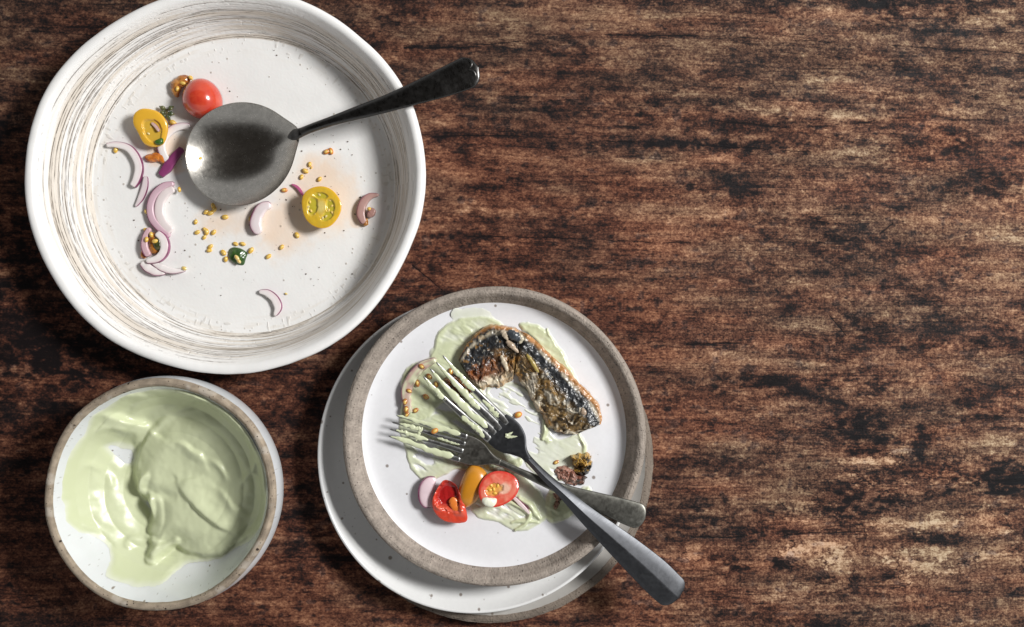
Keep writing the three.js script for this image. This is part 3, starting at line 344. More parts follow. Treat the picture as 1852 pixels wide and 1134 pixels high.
// ---------------------------------------------------------------- sauces
{ // thick sauce in the small bowl
  const onWall = ([a, b]) => { let q = W(a, b, 0.02); for (let i = 0; i < 4; i++) q = W(a, b, Math.min(0.047 * SB.ky, sbFloor(q.x, q.z) + 0.002)); return q; };
  const lay = (pts, closed, n) => { const o = new THREE.CatmullRomCurve3(pts.map(onWall), closed, 'centripetal').getPoints((closed ? pts.length : pts.length - 1) * n).map((p) => [p.x, p.z]); let L = 0; for (let i = 1; i < o.length; i++) L += Math.hypot(o[i][0] - o[i - 1][0], o[i][1] - o[i - 1][1]); o.L = L; return o; };
  const out = lay([[186, 742], [205, 722], [235, 716], [275, 706], [320, 703], [370, 706], [412, 716], [446, 744], [468, 785], [482, 840], [486, 890], [478, 940], [462, 968], [425, 992], [398, 1010], [370, 1016], [335, 1022], [310, 1038], [296, 1054], [278, 1058], [250, 1052], [225, 1042], [207, 1032], [200, 1004], [192, 982], [172, 968], [150, 945], [140, 922], [134, 902], [120, 900], [103, 896], [105, 868], [112, 838], [124, 815], [145, 800], [165, 786], [176, 768]], true, 5);
  const hole = lay([[192, 806], [208, 794], [228, 787], [243, 788], [244, 802], [239, 820], [234, 836], [224, 838], [210, 826], [198, 816]], true, 5);
  const mound = lay([[322, 742], [300, 752], [278, 772], [258, 798], [246, 828], [243, 852], [247, 878], [256, 896], [268, 908], [274, 925], [270, 945], [266, 960], [272, 972], [268, 992], [272, 1006], [284, 1012], [300, 1002], [316, 988], [336, 1000], [368, 1008], [398, 1000], [428, 978], [456, 950], [478, 910], [486, 860], [480, 810], [466, 770], [440, 740], [400, 726], [360, 730]], true, 5);
  const pool = lay([[150, 830], [176, 824], [196, 838], [222, 858], [238, 880], [252, 905], [262, 930], [262, 960], [255, 985], [220, 985], [190, 970], [160, 940], [140, 900], [140, 860]], true, 5);
  const cur = (p) => lay(p, false, 5);
  // ridges: [line, height, width on the left, width on the right of the line's course]
  const R = [[cur([[184, 752], [205, 756], [235, 764], [262, 770], [275, 776]]), 0.0048, 0.0022, 0.009], [cur([[275, 776], [292, 758], [318, 738], [350, 724], [400, 716]]), 0.0036, 0.0050, 0.0024], [cur([[210, 722], [235, 718], [262, 716]]), 0.0016, 0.002, 0.001], [cur([[228, 770], [246, 752], [256, 735], [290, 716], [350, 706]]), 0.0020, 0.003, 0.003],
    [cur([[160, 796], [176, 784], [194, 776], [216, 774], [240, 780]]), 0.0014, 0.002, 0.001], [cur([[136, 905], [143, 928], [158, 946], [176, 956]]), 0.0012, 0.001, 0.0022], [cur([[140, 868], [148, 852], [160, 842], [178, 846], [195, 860]]), 0.0010, 0.002, 0.0012], [cur([[196, 850], [204, 868], [206, 884]]), 0.0011, 0.0012, 0.0022],
    [cur([[326, 795], [345, 800], [360, 812], [372, 816], [380, 832]]), 0.0017, 0.0006, 0.0035], [cur([[332, 867], [345, 864], [372, 858]]), 0.0012, 0.0004, 0.005], [cur([[332, 867], [342, 884], [360, 902], [382, 926], [405, 944], [424, 960]]), 0.0024, 0.0045, 0.0010], [cur([[390, 828], [400, 834], [410, 844], [415, 852], [422, 866]]), 0.0012, 0.001, 0.0015], [cur([[402, 880], [420, 895], [432, 914], [448, 926]]), 0.0011, 0.0008, 0.0025], [cur([[440, 775], [456, 800], [466, 830], [462, 850], [445, 872], [440, 890]]), 0.0012, 0.0008, 0.002], [cur([[462, 850], [474, 866], [478, 884]]), 0.0011, 0.001, 0.001], [cur([[390, 720], [420, 728], [444, 748], [462, 780]]), 0.0010, 0.001, 0.0018],
    [cur([[262, 880], [266, 862], [274, 852]]), 0.0022, 0.0022, 0.0012], [cur([[274, 884], [282, 892], [284, 905], [282, 925], [272, 945]]), 0.0026, 0.0010, 0.003], [cur([[262, 965], [272, 974], [288, 974], [298, 968]]), 0.0014, 0.0012, 0.0008], [cur([[374, 1010], [400, 1000], [425, 984], [452, 964], [466, 945], [474, 920]]), 0.0013, 0.0012, 0.0008], [cur([[208, 976], [250, 1000], [290, 1018], [320, 1024]]), 0.0008, 0.0006, 0.003], [cur([[440, 970], [455, 945], [470, 925]]), 0.0009, 0.0012, 0.0012], [cur([[300, 880], [312, 892], [330, 892]]), -0.0012, 0.002, 0.002], [cur([[256, 905], [268, 912], [276, 928], [272, 950]]), -0.0026, 0.0016, 0.0022], [cur([[395, 850], [400, 870], [395, 900]]), -0.0010, 0.004, 0.004]];
  const D = [[cur([[278, 1004], [292, 994], [312, 982], [326, 972]]), 0.0045, 0.0050, 0.0022], [cur([[262, 884], [266, 870], [274, 858]]), 0.0028, 0.0034, 0.0026], [cur([[286, 905], [290, 920], [290, 938], [284, 955]]), 0.0030, 0.0055, 0.0045], [cur([[238, 980], [268, 974], [290, 980]]), 0.0025, 0.004, 0.0025]];
  const T = (x, z) => {
    const wx = x + 0.0011 * fbm(x * 130, z * 130, 3), wz = z + 0.0011 * fbm(x * 130 + 50, z * 130 + 9, 3), d = sdPoly(wx, wz, out); if (d < -0.004) return -0.001;
    let t = Math.min(d * 0.5, 0.0016) + (d > 0 ? 0.0004 * fbm(x * 300, z * 300, 3) : 0) + 0.0003 * fbm(x * 90 + 3, z * 90, 2);
    const dh = sdPoly(wx, wz, hole); t -= 0.0026 * sst(-0.0045, 0.002, dh);
    const dp = sdPoly(wx, wz, pool); t += (0.0034 + 0.0008 * fbm(x * 70 + 4, z * 70, 2)) * sst(-0.003, 0.012, dp);
    const dm = sdPoly(wx, wz, mound); if (dm > -0.002) { const r = Math.hypot(x - SB.x, z - SB.z); t += (0.0042 * sst(-0.001, 0.0035, dm) + 0.0062 * sst(0.0, 0.017, dm)) * (1 - 0.5 * sst(0.045, 0.06, r)); }
    for (const [p, a, wl, wr] of R) { const [q, s, al] = segDist(wx, wz, p), w = 1.35 * (s > 0 ? wr : wl); if (q < w * 3) t += 1.45 * a * Math.exp(-((q / w) ** 2)) * Math.sqrt(Math.max(0, Math.sin(Math.PI * clamp(al, 0.03, 0.97)))); }
    for (const [p, a, w0, w1] of D) { const [q, , al] = segDist(wx, wz, p), w = mix(w0, w1, al); if (q < w) t += a * Math.sqrt(1 - (q / w) ** 2) * mix(1, 0.55, al); }
    t += (0.0001 * fbm(x * 420 + 3, z * 420, 2) + 0.0022 * fbm(x * 40 + 8, z * 40, 1)) * sst(0.001, 0.004, t);
    return t;
  };
  
  const g = heightfield(SB.x - 0.063, SB.x + 0.063, SB.z - 0.063, SB.z + 0.063, 0.0004, (x, z) => Math.min(sbFloor(x, z), 0.0480 * SB.ky), (x, z) => Math.hypot(x - SB.x, z - SB.z) > 0.0610 ? -0.001 : T(x, z), 7, (x, z, t) => mix3([0.68, 0.70, 0.60], [0.575, 0.615, 0.405], sst(-0.0004, 0.0014, t + 0.0003 * fbm(x * 120, z * 120, 2))));
  solo('green_sauce', 'thick pale green whipped sauce swirled in the small speckled bowl', 'sauce', g, phys({ vertexColors: true, roughness: 0.36, clearcoat: 0.3, clearcoatRoughness: 0.22, specularIntensity: 0.6 }));
}
{ // smears on the plate
  const h = PF + 0.001, P = (a) => closed2(a, h), smearM = phys({ vertexColors: true, roughness: 0.34, clearcoat: 0.3, clearcoatRoughness: 0.3 });
  const blobs = [[P([[790, 604], [806, 586], [838, 573], [872, 570], [900, 578], [916, 596], [900, 640], [870, 690], [880, 720], [860, 735], [830, 722], [800, 730], [770, 760], [740, 770], [724, 758], [728, 716], [726, 690], [740, 662], [768, 650], [782, 636]]), 0.0011, 0.15],
    [P([[938, 588], [958, 583], [978, 590], [998, 606], [1016, 632], [1034, 664], [1048, 700], [1030, 700], [1000, 660], [970, 620]]), 0.0012, 0.1],
    [P([[726, 745], [770, 750], [830, 745], [880, 770], [930, 800], [950, 830], [900, 850], [860, 856], [830, 850], [800, 862], [768, 872], [744, 850], [732, 815], [722, 780]]), 0.0008, 0.55],
    [P([[880, 700], [930, 690], [962, 712], [982, 745], [994, 778], [1010, 795], [1040, 786], [1058, 792], [1060, 820], [1040, 860], [1000, 870], [960, 850], [930, 800], [890, 760]]), 0.0005, 0.75],
    [P([[852, 858], [880, 852], [930, 850], [960, 870], [985, 900], [996, 930], [975, 950], [950, 962], [925, 958], [900, 945], [866, 938], [850, 920], [842, 890]]), 0.0008, 0.45],
    [P([[1000, 880], [1040, 890], [1066, 880], [1066, 905], [1040, 928], [1015, 945], [992, 944], [985, 915]]), 0.0022, 0.1], [P([[985, 780], [992, 790], [1000, 800], [990, 806], [982, 795]]), 0.0025, 0]];
  const strokes = [[curve2([[826, 568], [850, 572], [872, 574], [894, 590]], h), 0.0004, 0.004], [curve2([[990, 596], [994, 606], [998, 612]], h), 0.002, 0.0012], [curve2([[1046, 786], [1056, 800], [1058, 826]], h), 0.0016, 0.0012], [curve2([[905, 905], [935, 915], [958, 930], [950, 948], [932, 958]], h), 0.0026, 0.0016], [curve2([[940, 900], [958, 912], [968, 928], [976, 938]], h), 0.003, 0.0022], [curve2([[925, 944], [948, 942], [972, 946]], h), 0.002, 0.0016], [curve2([[782, 757], [830, 778], [870, 808]], h), 0.0014, 0.0018], [curve2([[790, 742], [835, 758], [880, 786]], h), 0.0012, 0.0014], [curve2([[766, 690], [782, 720], [775, 752]], h), 0.0016, 0.003], [curve2([[786, 640], [810, 626], [830, 620]], h), 0.0012, 0.004], [curve2([[984, 760], [986, 782], [982, 796]], h), 0.0026, 0.0014], [curve2([[940, 836], [925, 842], [918, 850]], h), 0.0026, 0.003], [curve2([[1010, 935], [1036, 915], [1060, 890]], h), 0.0016, 0.004], [curve2([[955, 586], [982, 604], [1008, 640], [1030, 680]], h), 0.0012, 0.0016], [curve2([[880, 836], [884, 844], [892, 846]], h), 0.003, 0.002]];
  const T = (x, z) => {
    const wx = x + 0.0013 * fbm(x * 170, z * 170, 3), wz = z + 0.0013 * fbm(x * 170 + 30, z * 170 + 9, 3), st = fbm((x + z * 0.35) * 90, (z - x * 0.55) * 520, 3), n = fbm(x * 260, z * 260, 3); let t = -0.001;
    for (const [p, th, hol] of blobs) { const d = sdPoly(wx, wz, p); if (d > -0.002) { let k = d > 0 ? Math.min(d * 0.7, th) + th * (0.18 * Math.exp(-(((d - 0.001) / 0.0012) ** 2)) + 0.35 * n + 0.3 * st) : d * 0.7; if (d > 0) k -= th * hol * 3.2 * sst(0.0, 0.3, fbm(x * 62 + 9, z * 62, 3) + 0.55 * st - 0.05) * sst(0.0, 0.006, d); t = Math.max(t, k); } }
    for (const [p, a, w] of strokes) { const [q, , al] = segDist(wx, wz, p), ww = w * (0.7 + 0.6 * Math.sin(Math.PI * clamp(al, 0.1, 0.9))); if (q < ww * 1.2) t = Math.max(t, a * (1 - (q / ww) ** 2) * (0.6 + 0.4 * Math.sin(Math.PI * clamp(al, 0.12, 0.88)))); }
    return t;
  };
  const a = W(705, 555, h), b = W(1075, 975, h);
  solo('sauce_smear', 'pale green sauce smeared across the white centre of the top plate', 'sauce', heightfield(a.x, b.x, a.z, b.z, 0.00038, plateFloor, T, 1, (x, z, t) => mix3([0.72, 0.735, 0.67], [0.55, 0.59, 0.385], sst(-0.0001, 0.0013, t + 0.0002 * fbm(x * 300, z * 300, 2)))), smearM);
}
// ---------------------------------------------------------------- food
const vcM = (o) => phys({ vertexColors: true, ...o });
const scatterBase = { big: bigFloor, plate: plateFloor };
const fleshM = vcM({ roughness: 0.36, clearcoat: 0.35, clearcoatRoughness: 0.25 });
function onion(label, pts, w, th, base, o = {}) {   // a curved slice: pale flesh and purple skin on its outer side; pts = [photo x, photo y]
  w *= 0.9; th *= 0.72; const lift = o.lift || 0, side = o.side || 1, sec = pts.map(([x, y, k = 1, up = 0]) => { const p = W(x, y, 0.01); return [x, y, base(p.x, p.z) + th * 0.5 + lift + up, w * k, th * (0.6 + 0.4 * k)]; });
  const t = thing('onion_slice', label, 'onion slice'), N = 24, ring = ROUND(N, 0.5), ring2 = [];
  const pale = o.pale || [0.84, 0.79, 0.775], blush = o.blush || [0.66, 0.45, 0.50], purple = o.purple || [0.15, 0.022, 0.075];
  const k0 = rr(0, 99), flesh = loft(sec, 60, ring, { r0: o.r0 ?? 0.0018, r1: o.r1 ?? 0.0018, jig: (u, a) => 0.10 * fbm(u * 6 + k0, a * 3, 2), col: (u, q) => { const s = q[0] * side, l = 0.10 * fbm(u * 5 + k0, s * 9, 3); let c = mix3(pale, blush, clamp(sst(0.1, 1.0, s) * 0.62 + l * 1.8)); c = mix3(c, purple, 0.75 * sst(0.82, 0.98, s + l * 0.5)); return o.smear ? mix3(c, [0.60, 0.62, 0.42], o.smear * sst(-0.12, 0.2, fbm(u * 9 + k0, s * 2.5, 3))) : c; } });
  part('flesh', flesh, fleshM, t);
  for (let i = 0; i < 12; i++) { const a = -1.15 + 2.3 * i / 11; ring2.push([side * (0.80 + 0.27 * Math.cos(a)), 1.03 * Math.sin(a)]); } ring2.push([side * 0.86, 0.5], [side * 0.86, -0.5]);
  if (!o.bare) part('skin', loft(sec, 60, side > 0 ? ring2 : ring2, { r0: o.r0 ?? 0.0018, r1: o.r1 ?? 0.0018, jig: (u, a) => 0.04 * fbm(u * 6 + k0, a * 3, 2), col: (u, q) => mix3(purple, [0.36, 0.10, 0.22], clamp(0.4 + fbm(u * 9 + k0, q[1] * 2, 3))) }), fleshM, t, 'purple skin');
  return t;
}
const ON = 'onion_slice';
onion('long curved red onion slice, upper left, nearest the bowl wall', [[192, 263, 0.5], [210, 262, 0.8], [232, 268, 1], [247, 286, 1.1], [252, 306, 1.1], [247, 326, 1], [240, 338, 0.9]], 15, 0.005, bigFloor, { side: -1, r0: 0.0015, r1: 0.0015 });
onion('short pale onion sliver below the long curved slice at upper left', [[264, 318, 0.7], [262, 338, 1], [255, 358, 0.9], [245, 374, 0.4]], 13, 0.003, bigFloor, { side: -1, pale: [0.72, 0.64, 0.65], blush: [0.55, 0.36, 0.42] });
onion('onion slice half hidden under the left edge of the spoon', [[345, 228, 0.8], [322, 230, 1], [302, 243, 1.1], [292, 262, 1.1], [297, 282, 1], [310, 296, 0.8]], 15, 0.004, bigFloor, { side: 1, blush: [0.5, 0.27, 0.35] });
onion('dark purple onion piece sticking out from under the spoon on the left', [[330, 268, 0.8], [316, 284, 1], [302, 304, 1.2], [290, 318, 0.8]], 17, 0.004, bigFloor, { side: 1, pale: [0.24, 0.045, 0.15], blush: [0.16, 0.02, 0.09], purple: [0.08, 0.012, 0.05], bare: true, r0: 0.001, r1: 0.001 });
onion('big onion slice with double layer below left of the spoon, outer layer', [[316, 332, 0.7], [298, 336, 1], [282, 350, 1.1], [273, 372, 1.1], [276, 396, 1.1], [290, 414, 1], [308, 428, 0.8]], 13, 0.005, bigFloor, { side: 1, r0: 0.0015, r1: 0.0015, pale: [0.6, 0.42, 0.48], blush: [0.5, 0.24, 0.34] });
onion('pale inner layer of the double onion slice below left of the spoon', [[316, 341, 0.8], [302, 348, 1], [291, 364, 1.1], [289, 386, 1.1], [297, 406, 1.1], [311, 420, 1]], 17, 0.0045, bigFloor, { side: 1, r0: 0.0015, r1: 0.0015, pale: [0.76, 0.68, 0.67], blush: [0.68, 0.52, 0.54], bare: true });
onion('curled onion ring holding brown juice, left of the seeds', [[272, 412, 0.7], [264, 428, 0.9], [263, 448, 1.1], [270, 464, 1]], 13, 0.006, bigFloor, { side: 1, pale: [0.6, 0.4, 0.44] });
onion('white curved onion piece closing the curled ring on the left', [[284, 420, 0.9], [297, 434, 1.1], [298, 454, 1.1], [286, 468, 1], [264, 473, 0.6]], 16, 0.006, bigFloor, { side: -1, lift: 0.001 });
onion('small thick onion crescent, lowest of the left cluster in the bowl', [[256, 474, 0.6], [266, 483, 1], [282, 491, 1], [300, 494, 0.5]], 17, 0.005, bigFloor, { side: 1, r0: 0.002 });
onion('thin onion strip with a seed on its end, below the curled ring', [[276, 474, 0.8], [292, 484, 1.1], [312, 490, 1], [336, 489, 0.5]], 12, 0.004, bigFloor, { side: 1, lift: 0.001 });
onion('plump white onion crescent right below the spoon bowl', [[491, 370, 0.7], [476, 375, 1], [466, 390, 1.1], [463, 408, 1.1], [470, 423, 0.9]], 20, 0.006, bigFloor, { side: 1, r0: 0.002, r1: 0.003, pale: [0.76, 0.68, 0.69] });
onion('thin magenta onion sliver touching the yellow tomato half', [[527, 333, 0.6], [537, 338, 1], [545, 348, 1], [548, 354, 0.6]], 6, 0.003, bigFloor, { side: -1, pale: [0.5, 0.12, 0.26], blush: [0.4, 0.05, 0.2], purple: [0.28, 0.01, 0.12], bare: true });
onion('brownish onion crescent at right in the shaded side of the bowl', [[686, 352, 0.4], [668, 356, 0.9], [656, 370, 1.1], [653, 388, 1.1], [659, 405, 0.8]], 15, 0.005, bigFloor, { side: 1, pale: [0.44, 0.27, 0.24], blush: [0.36, 0.16, 0.16], purple: [0.13, 0.03, 0.05] });
onion('folded brown onion scrap inside the crescent at right in the bowl', [[664, 392, 0.7], [672, 386, 1.1], [675, 376, 0.9]], 13, 0.005, bigFloor, { side: -1, pale: [0.36, 0.2, 0.17], blush: [0.3, 0.12, 0.12], purple: [0.13, 0.03, 0.05], lift: 0.001 });
onion('lone onion crescent near the lower wall of the big bowl', [[468, 527, 0.5], [484, 530, 0.95], [498, 542, 1.1], [503, 556, 1.05], [497, 572, 0.5]], 15, 0.004, bigFloor, { side: -1 });
onion('thick red onion segment left of the red tomato wedge', [[788, 864, 0.6], [776, 874, 1], [770, 890, 1.1], [773, 906, 1], [784, 914, 0.6]], 27, 0.008, plateFloor, { side: 1, r0: 0.004, r1: 0.004, pale: [0.72, 0.58, 0.62] });
onion('sauce covered onion strip at the left edge of the plate centre', [[790, 650, 0.6], [764, 662, 1], [745, 684, 1.1], [735, 710, 1.1], [738, 735, 0.8], [742, 748, 0.6]], 19, 0.006, plateFloor, { side: 1, smear: 0.85, pale: [0.50, 0.36, 0.30], blush: [0.36, 0.17, 0.19], purple: [0.12, 0.03, 0.07] });
onion('thin onion end beneath sauce right of the red tomato half', [[928, 898, 0.8], [938, 908, 1], [950, 920, 0.9], [958, 930, 0.6]], 9, 0.004, plateFloor, { side: -1, pale: [0.7, 0.6, 0.58] });

// tomato halves: a dome on the plate, a cut face on top
const tomM = (c, r = 0.2) => phys({ color: c, roughness: r, clearcoat: 0.6, clearcoatRoughness: 0.08 });
const cutM = vcM({ roughness: 0.24, clearcoat: 0.6, clearcoatRoughness: 0.1 });
const seedG = (() => { const g = new THREE.SphereGeometry(1, 14, 10); g.scale(1, 0.55, 0.68); return g; })();
const gelM = { amber: phys({ color: [0.70, 0.43, 0.06], roughness: 0.3, clearcoat: 0.4, clearcoatRoughness: 0.15 }), orange: phys({ color: [0.62, 0.22, 0.03], roughness: 0.3, clearcoat: 0.4, clearcoatRoughness: 0.15 }), brown: phys({ color: [0.40, 0.15, 0.035], roughness: 0.2, clearcoat: 0.6, clearcoatRoughness: 0.08 }), pale: phys({ color: [0.64, 0.52, 0.22], roughness: 0.2, clearcoat: 0.6, clearcoatRoughness: 0.08 }) };
const kernelM = phys({ color: [0.72, 0.50, 0.13], roughness: 0.35, clearcoat: 0.3 });
function domeHalf(root, name, skin, cx, cz, y0, y1, bound, tiltx = 0, tiltz = 0) { const N = 72, M = 24, g = grid(N, M, (i, j) => { const a = i / N * 2 * Math.PI, t = j / (M - 1) * Math.PI / 2, R = bound(a), s = Math.cos(t), x = R * Math.cos(a) * s, z = R * Math.sin(a) * s; return [cx + x, y0 + (y1 - y0) * (1 - Math.sin(t)) + (1 - Math.sin(t)) * (tiltx * x + tiltz * z), cz + z]; }, true); return part(name, g, skin, root); }
function cutFace(root, name, cx, cz, y1, bound, shape, tiltx = 0, tiltz = 0) { const N = 120, M = 44, g = grid(N, M, (i, j) => { const a = i / N * 2 * Math.PI, q = j / (M - 1), R = bound(a) * q, x = R * Math.cos(a), z = R * Math.sin(a); return [cx + x, y1 + shape(q, a)[0] + tiltx * x + tiltz * z, cz + z]; }, true, (i, j) => shape(j / (M - 1), i / N * 2 * Math.PI)[1]); const I = g.index.array; for (let k = 0; k < I.length; k += 3) { const b = I[k + 1]; I[k + 1] = I[k + 2]; I[k + 2] = b; } g.computeVertexNormals(); return part(name, g, cutM, root); }
const adiff = (a, b) => { let d = (a - b) % (2 * Math.PI); if (d > Math.PI) d -= 2 * Math.PI; if (d < -Math.PI) d += 2 * Math.PI; return d; };
{ // red half, cut side down
  const c = W(361, 177, 0.012), y0 = bigFloor(c.x, c.z), t = thing('cherry_tomato', 'shiny red cherry tomato half, round side up beside the spoon', 'tomato');
  const N = 72, M = 30, g = grid(N, M, (i, j) => { const a = i / N * 2 * Math.PI, q = j / (M - 1) * Math.PI / 2 * 1.12 - 0.19, s = Math.cos(q), px = 0.0119 * Math.cos(a) * s, pz = 0.0127 * Math.sin(a) * s * (1 + 0.10 * Math.cos(a)), ro = -0.5; return [c.x + px * Math.cos(ro) - pz * Math.sin(ro), y0 + 0.0035 + 0.0125 * Math.sin(q), c.z + px * Math.sin(ro) + pz * Math.cos(ro)]; }, true, (i, j) => mix3([0.52, 0.035, 0.018], [0.60, 0.07, 0.03], clamp(0.5 + fbm(i / 7, j / 5, 3)))); part('tomato_skin', g, vcM({ roughness: 0.22, clearcoat: 0.7, clearcoatRoughness: 0.07 }), t);
}
function pulp(label, pts, w, h, c, base, mat) { const sec = pts.map(([x, y, k = 1]) => { const p = W(x, y, 0.01); return [x, y, base(p.x, p.z) + h * 0.3, w * k, h * k]; }), k0 = rr(0, 99); return solo('tomato_pulp', label, 'tomato pulp', loft(sec, 40, ROUND(18), { r0: 0.003, r1: 0.003, jig: (u, a) => 0.4 * fbm(u * 7 + k0, a * 5, 3), col: (u, q) => mix3(c, c.map((v, i) => v * [0.5, 0.3, 0.3][i]), clamp(0.3 + 1.2 * fbm(u * 9 + k0, q[0] * 3 + q[1] * 2, 3))) }), mat || cutM); }
pulp('wet brownish pulp tucked behind the red cherry tomato', [[345, 141, 0.7], [330, 146, 1], [320, 155, 1.1], [318, 166, 0.8], [322, 176, 0.5]], 18, 0.006, [0.55, 0.25, 0.06], bigFloor);
pulp('orange wet pulp between the long onion slice and the spoon', [[262, 284, 0.8], [276, 286, 1.1], [290, 284, 1], [300, 296, 0.8]], 15, 0.004, [0.70, 0.24, 0.04], bigFloor);
pulp('brown juicy pulp inside the curled onion ring', [[278, 420, 0.7], [278, 434, 1], [279, 448, 1], [274, 458, 0.8]], 20, 0.005, [0.42, 0.17, 0.03], bigFloor);
pulp('dab of orange juice at the foot of the curled onion ring', [[258, 452, 0.6], [259, 462, 1], [264, 467, 0.6]], 9, 0.003, [0.66, 0.25, 0.05], bigFloor);
pulp('brown pulp drop below the crescent onion at right', [[664, 394, 0.8], [661, 404, 1], [658, 409, 0.6]], 10, 0.004, [0.45, 0.2, 0.04], bigFloor);
{ // yellow pointed half, cut side up
  const c = W(270, 231, 0.013), y0 = bigFloor(c.x, c.z), t = thing('cherry_tomato', 'yellow pointed tomato half, cut side up with a green herb bit', 'tomato');
  const px = [[270, 197], [287, 203], [300, 222], [298, 243], [290, 259], [272, 264], [257, 258], [248, 240], [240, 222], [244, 205], [256, 197]], poly = closed2(px, 0.013, 8), bound = (a) => { let b = 0.01; for (let r = 0.006; r < 0.015; r += 0.0001) { if (sdPoly(c.x + r * Math.cos(a), c.z + r * Math.sin(a), poly) < 0) { b = r; break; } } return b; };
  const B = Array.from({ length: 240 }, (_, i) => bound(i / 240 * 2 * Math.PI)), bf = (a) => { const f = ((a / (2 * Math.PI)) % 1 + 1) % 1 * 240, i = Math.floor(f), q = f - i; return mix(B[i % 240], B[(i + 1) % 240], q); };
  domeHalf(t, 'tomato_skin', tomM([0.68, 0.36, 0.025]), c.x, c.z, y0, y0 + 0.0075, bf, -0.1, -0.16);
  cutFace(t, 'cut_face', c.x, c.z, y0 + 0.0075, bf, (q, a) => { const n = fbm(Math.cos(a) * q * 3 + 5, Math.sin(a) * q * 3, 3), g2 = sst(0.62, 0.5, Math.hypot(q * Math.cos(a) - 0.12, q * Math.sin(a) - 0.12) + 0.1 * n); return [0.0014 * Math.sqrt(Math.max(0, 1 - q ** 6)) - 0.0012 * g2, mix3([0.72, 0.40, 0.035], [0.62, 0.39, 0.05], clamp(g2 + n * 0.4))]; }, -0.1, -0.16);
  for (const [x, y] of [[268, 222], [262, 232], [267, 241], [272, 228], [258, 226]]) { const s = part('seed', seedG, gelM.pale, t); s.position.copy(W(x, y, y0 + 0.0085)); s.position.y = y0 + 0.0074; s.scale.setScalar(0.0011); s.rotation.y = rr(0, 3); }
}
onion('small onion bit lying on the yellow pointed tomato half', [[274, 222, 0.7], [282, 229, 1], [288, 238, 0.7]], 7, 0.0022, () => 0.0111, { side: -1, r0: 0.001, r1: 0.001, pale: [0.62, 0.42, 0.36], purple: [0.35, 0.12, 0.12] });
{ // yellow round half with gel chambers
  const c = W(579, 373, 0.018), y0 = bigFloor(c.x, c.z), t = thing('cherry_tomato', 'round yellow tomato half, cut face up with green seed chambers', 'tomato');
  const bf = (a) => 0.01245 * (1 + 0.035 * Math.cos(2 * (a - 1.2)) + 0.025 * Math.cos(3 * a + 1) + 0.012 * Math.cos(5 * a));
  domeHalf(t, 'tomato_skin', tomM([0.66, 0.39, 0.02]), c.x, c.z, y0, y0 + 0.0115, bf, 0.04, -0.05);
  const Ch = [[-0.44, -0.02, 0.25, 0.46, 0.25], [0.46, -0.02, 0.23, 0.36, -0.15], [0.30, 0.44, 0.34, 0.18, -0.5], [-0.02, -0.54, 0.36, 0.15, 0.1]];
  const field = (x, z) => { let m = 0; for (const [a, b, ra, rb, ro] of Ch) { const dx = x - a, dz = z - b, p = (dx * Math.cos(ro) + dz * Math.sin(ro)) / ra, s = (-dx * Math.sin(ro) + dz * Math.cos(ro)) / rb; m = Math.max(m, sst(1.18, 0.75, Math.hypot(p, s))); } return m; };
  cutFace(t, 'cut_face', c.x, c.z, y0 + 0.0115, bf, (q, a) => { const x = q * Math.cos(a), z = q * Math.sin(a), n = fbm(x * 4 + 5, z * 4, 3), ch = field(x + 0.05 * n, z + 0.05 * n), core = sst(0.34, 0.12, Math.hypot(x * 1.1, z * 0.7) + 0.1 * n), ra = 0.2 * fbm(a * 6, q * 3, 2); let col = mix3([0.70, 0.43, 0.03], [0.60, 0.40, 0.04], clamp(0.5 + n)); col = mix3(col, [0.68, 0.57, 0.20], core * 0.75 + ra * 0.3); col = mix3(col, [0.47, 0.42, 0.04], ch * 0.8); col = mix3(col, [0.74, 0.42, 0.025], sst(0.9, 0.97, q)); return [0.0006 * Math.sqrt(Math.max(0, 1 - q ** 8)) - 0.0011 * ch + 0.0002 * n, col]; }, 0.04, -0.05);
  for (const [x, y] of [[560, 365], [557, 374], [562, 381], [566, 354], [596, 362], [600, 372], [594, 380], [589, 391], [583, 394], [578, 392], [577, 352], [600, 384], [570, 388]]) { const s = part('seed', seedG, x % 2 ? gelM.pale : kernelM, t); s.position.copy(W(x, y, y0 + 0.012)); s.position.y = y0 + 0.0112; s.scale.setScalar(0.00105); s.rotation.y = rr(0, 3); }
}
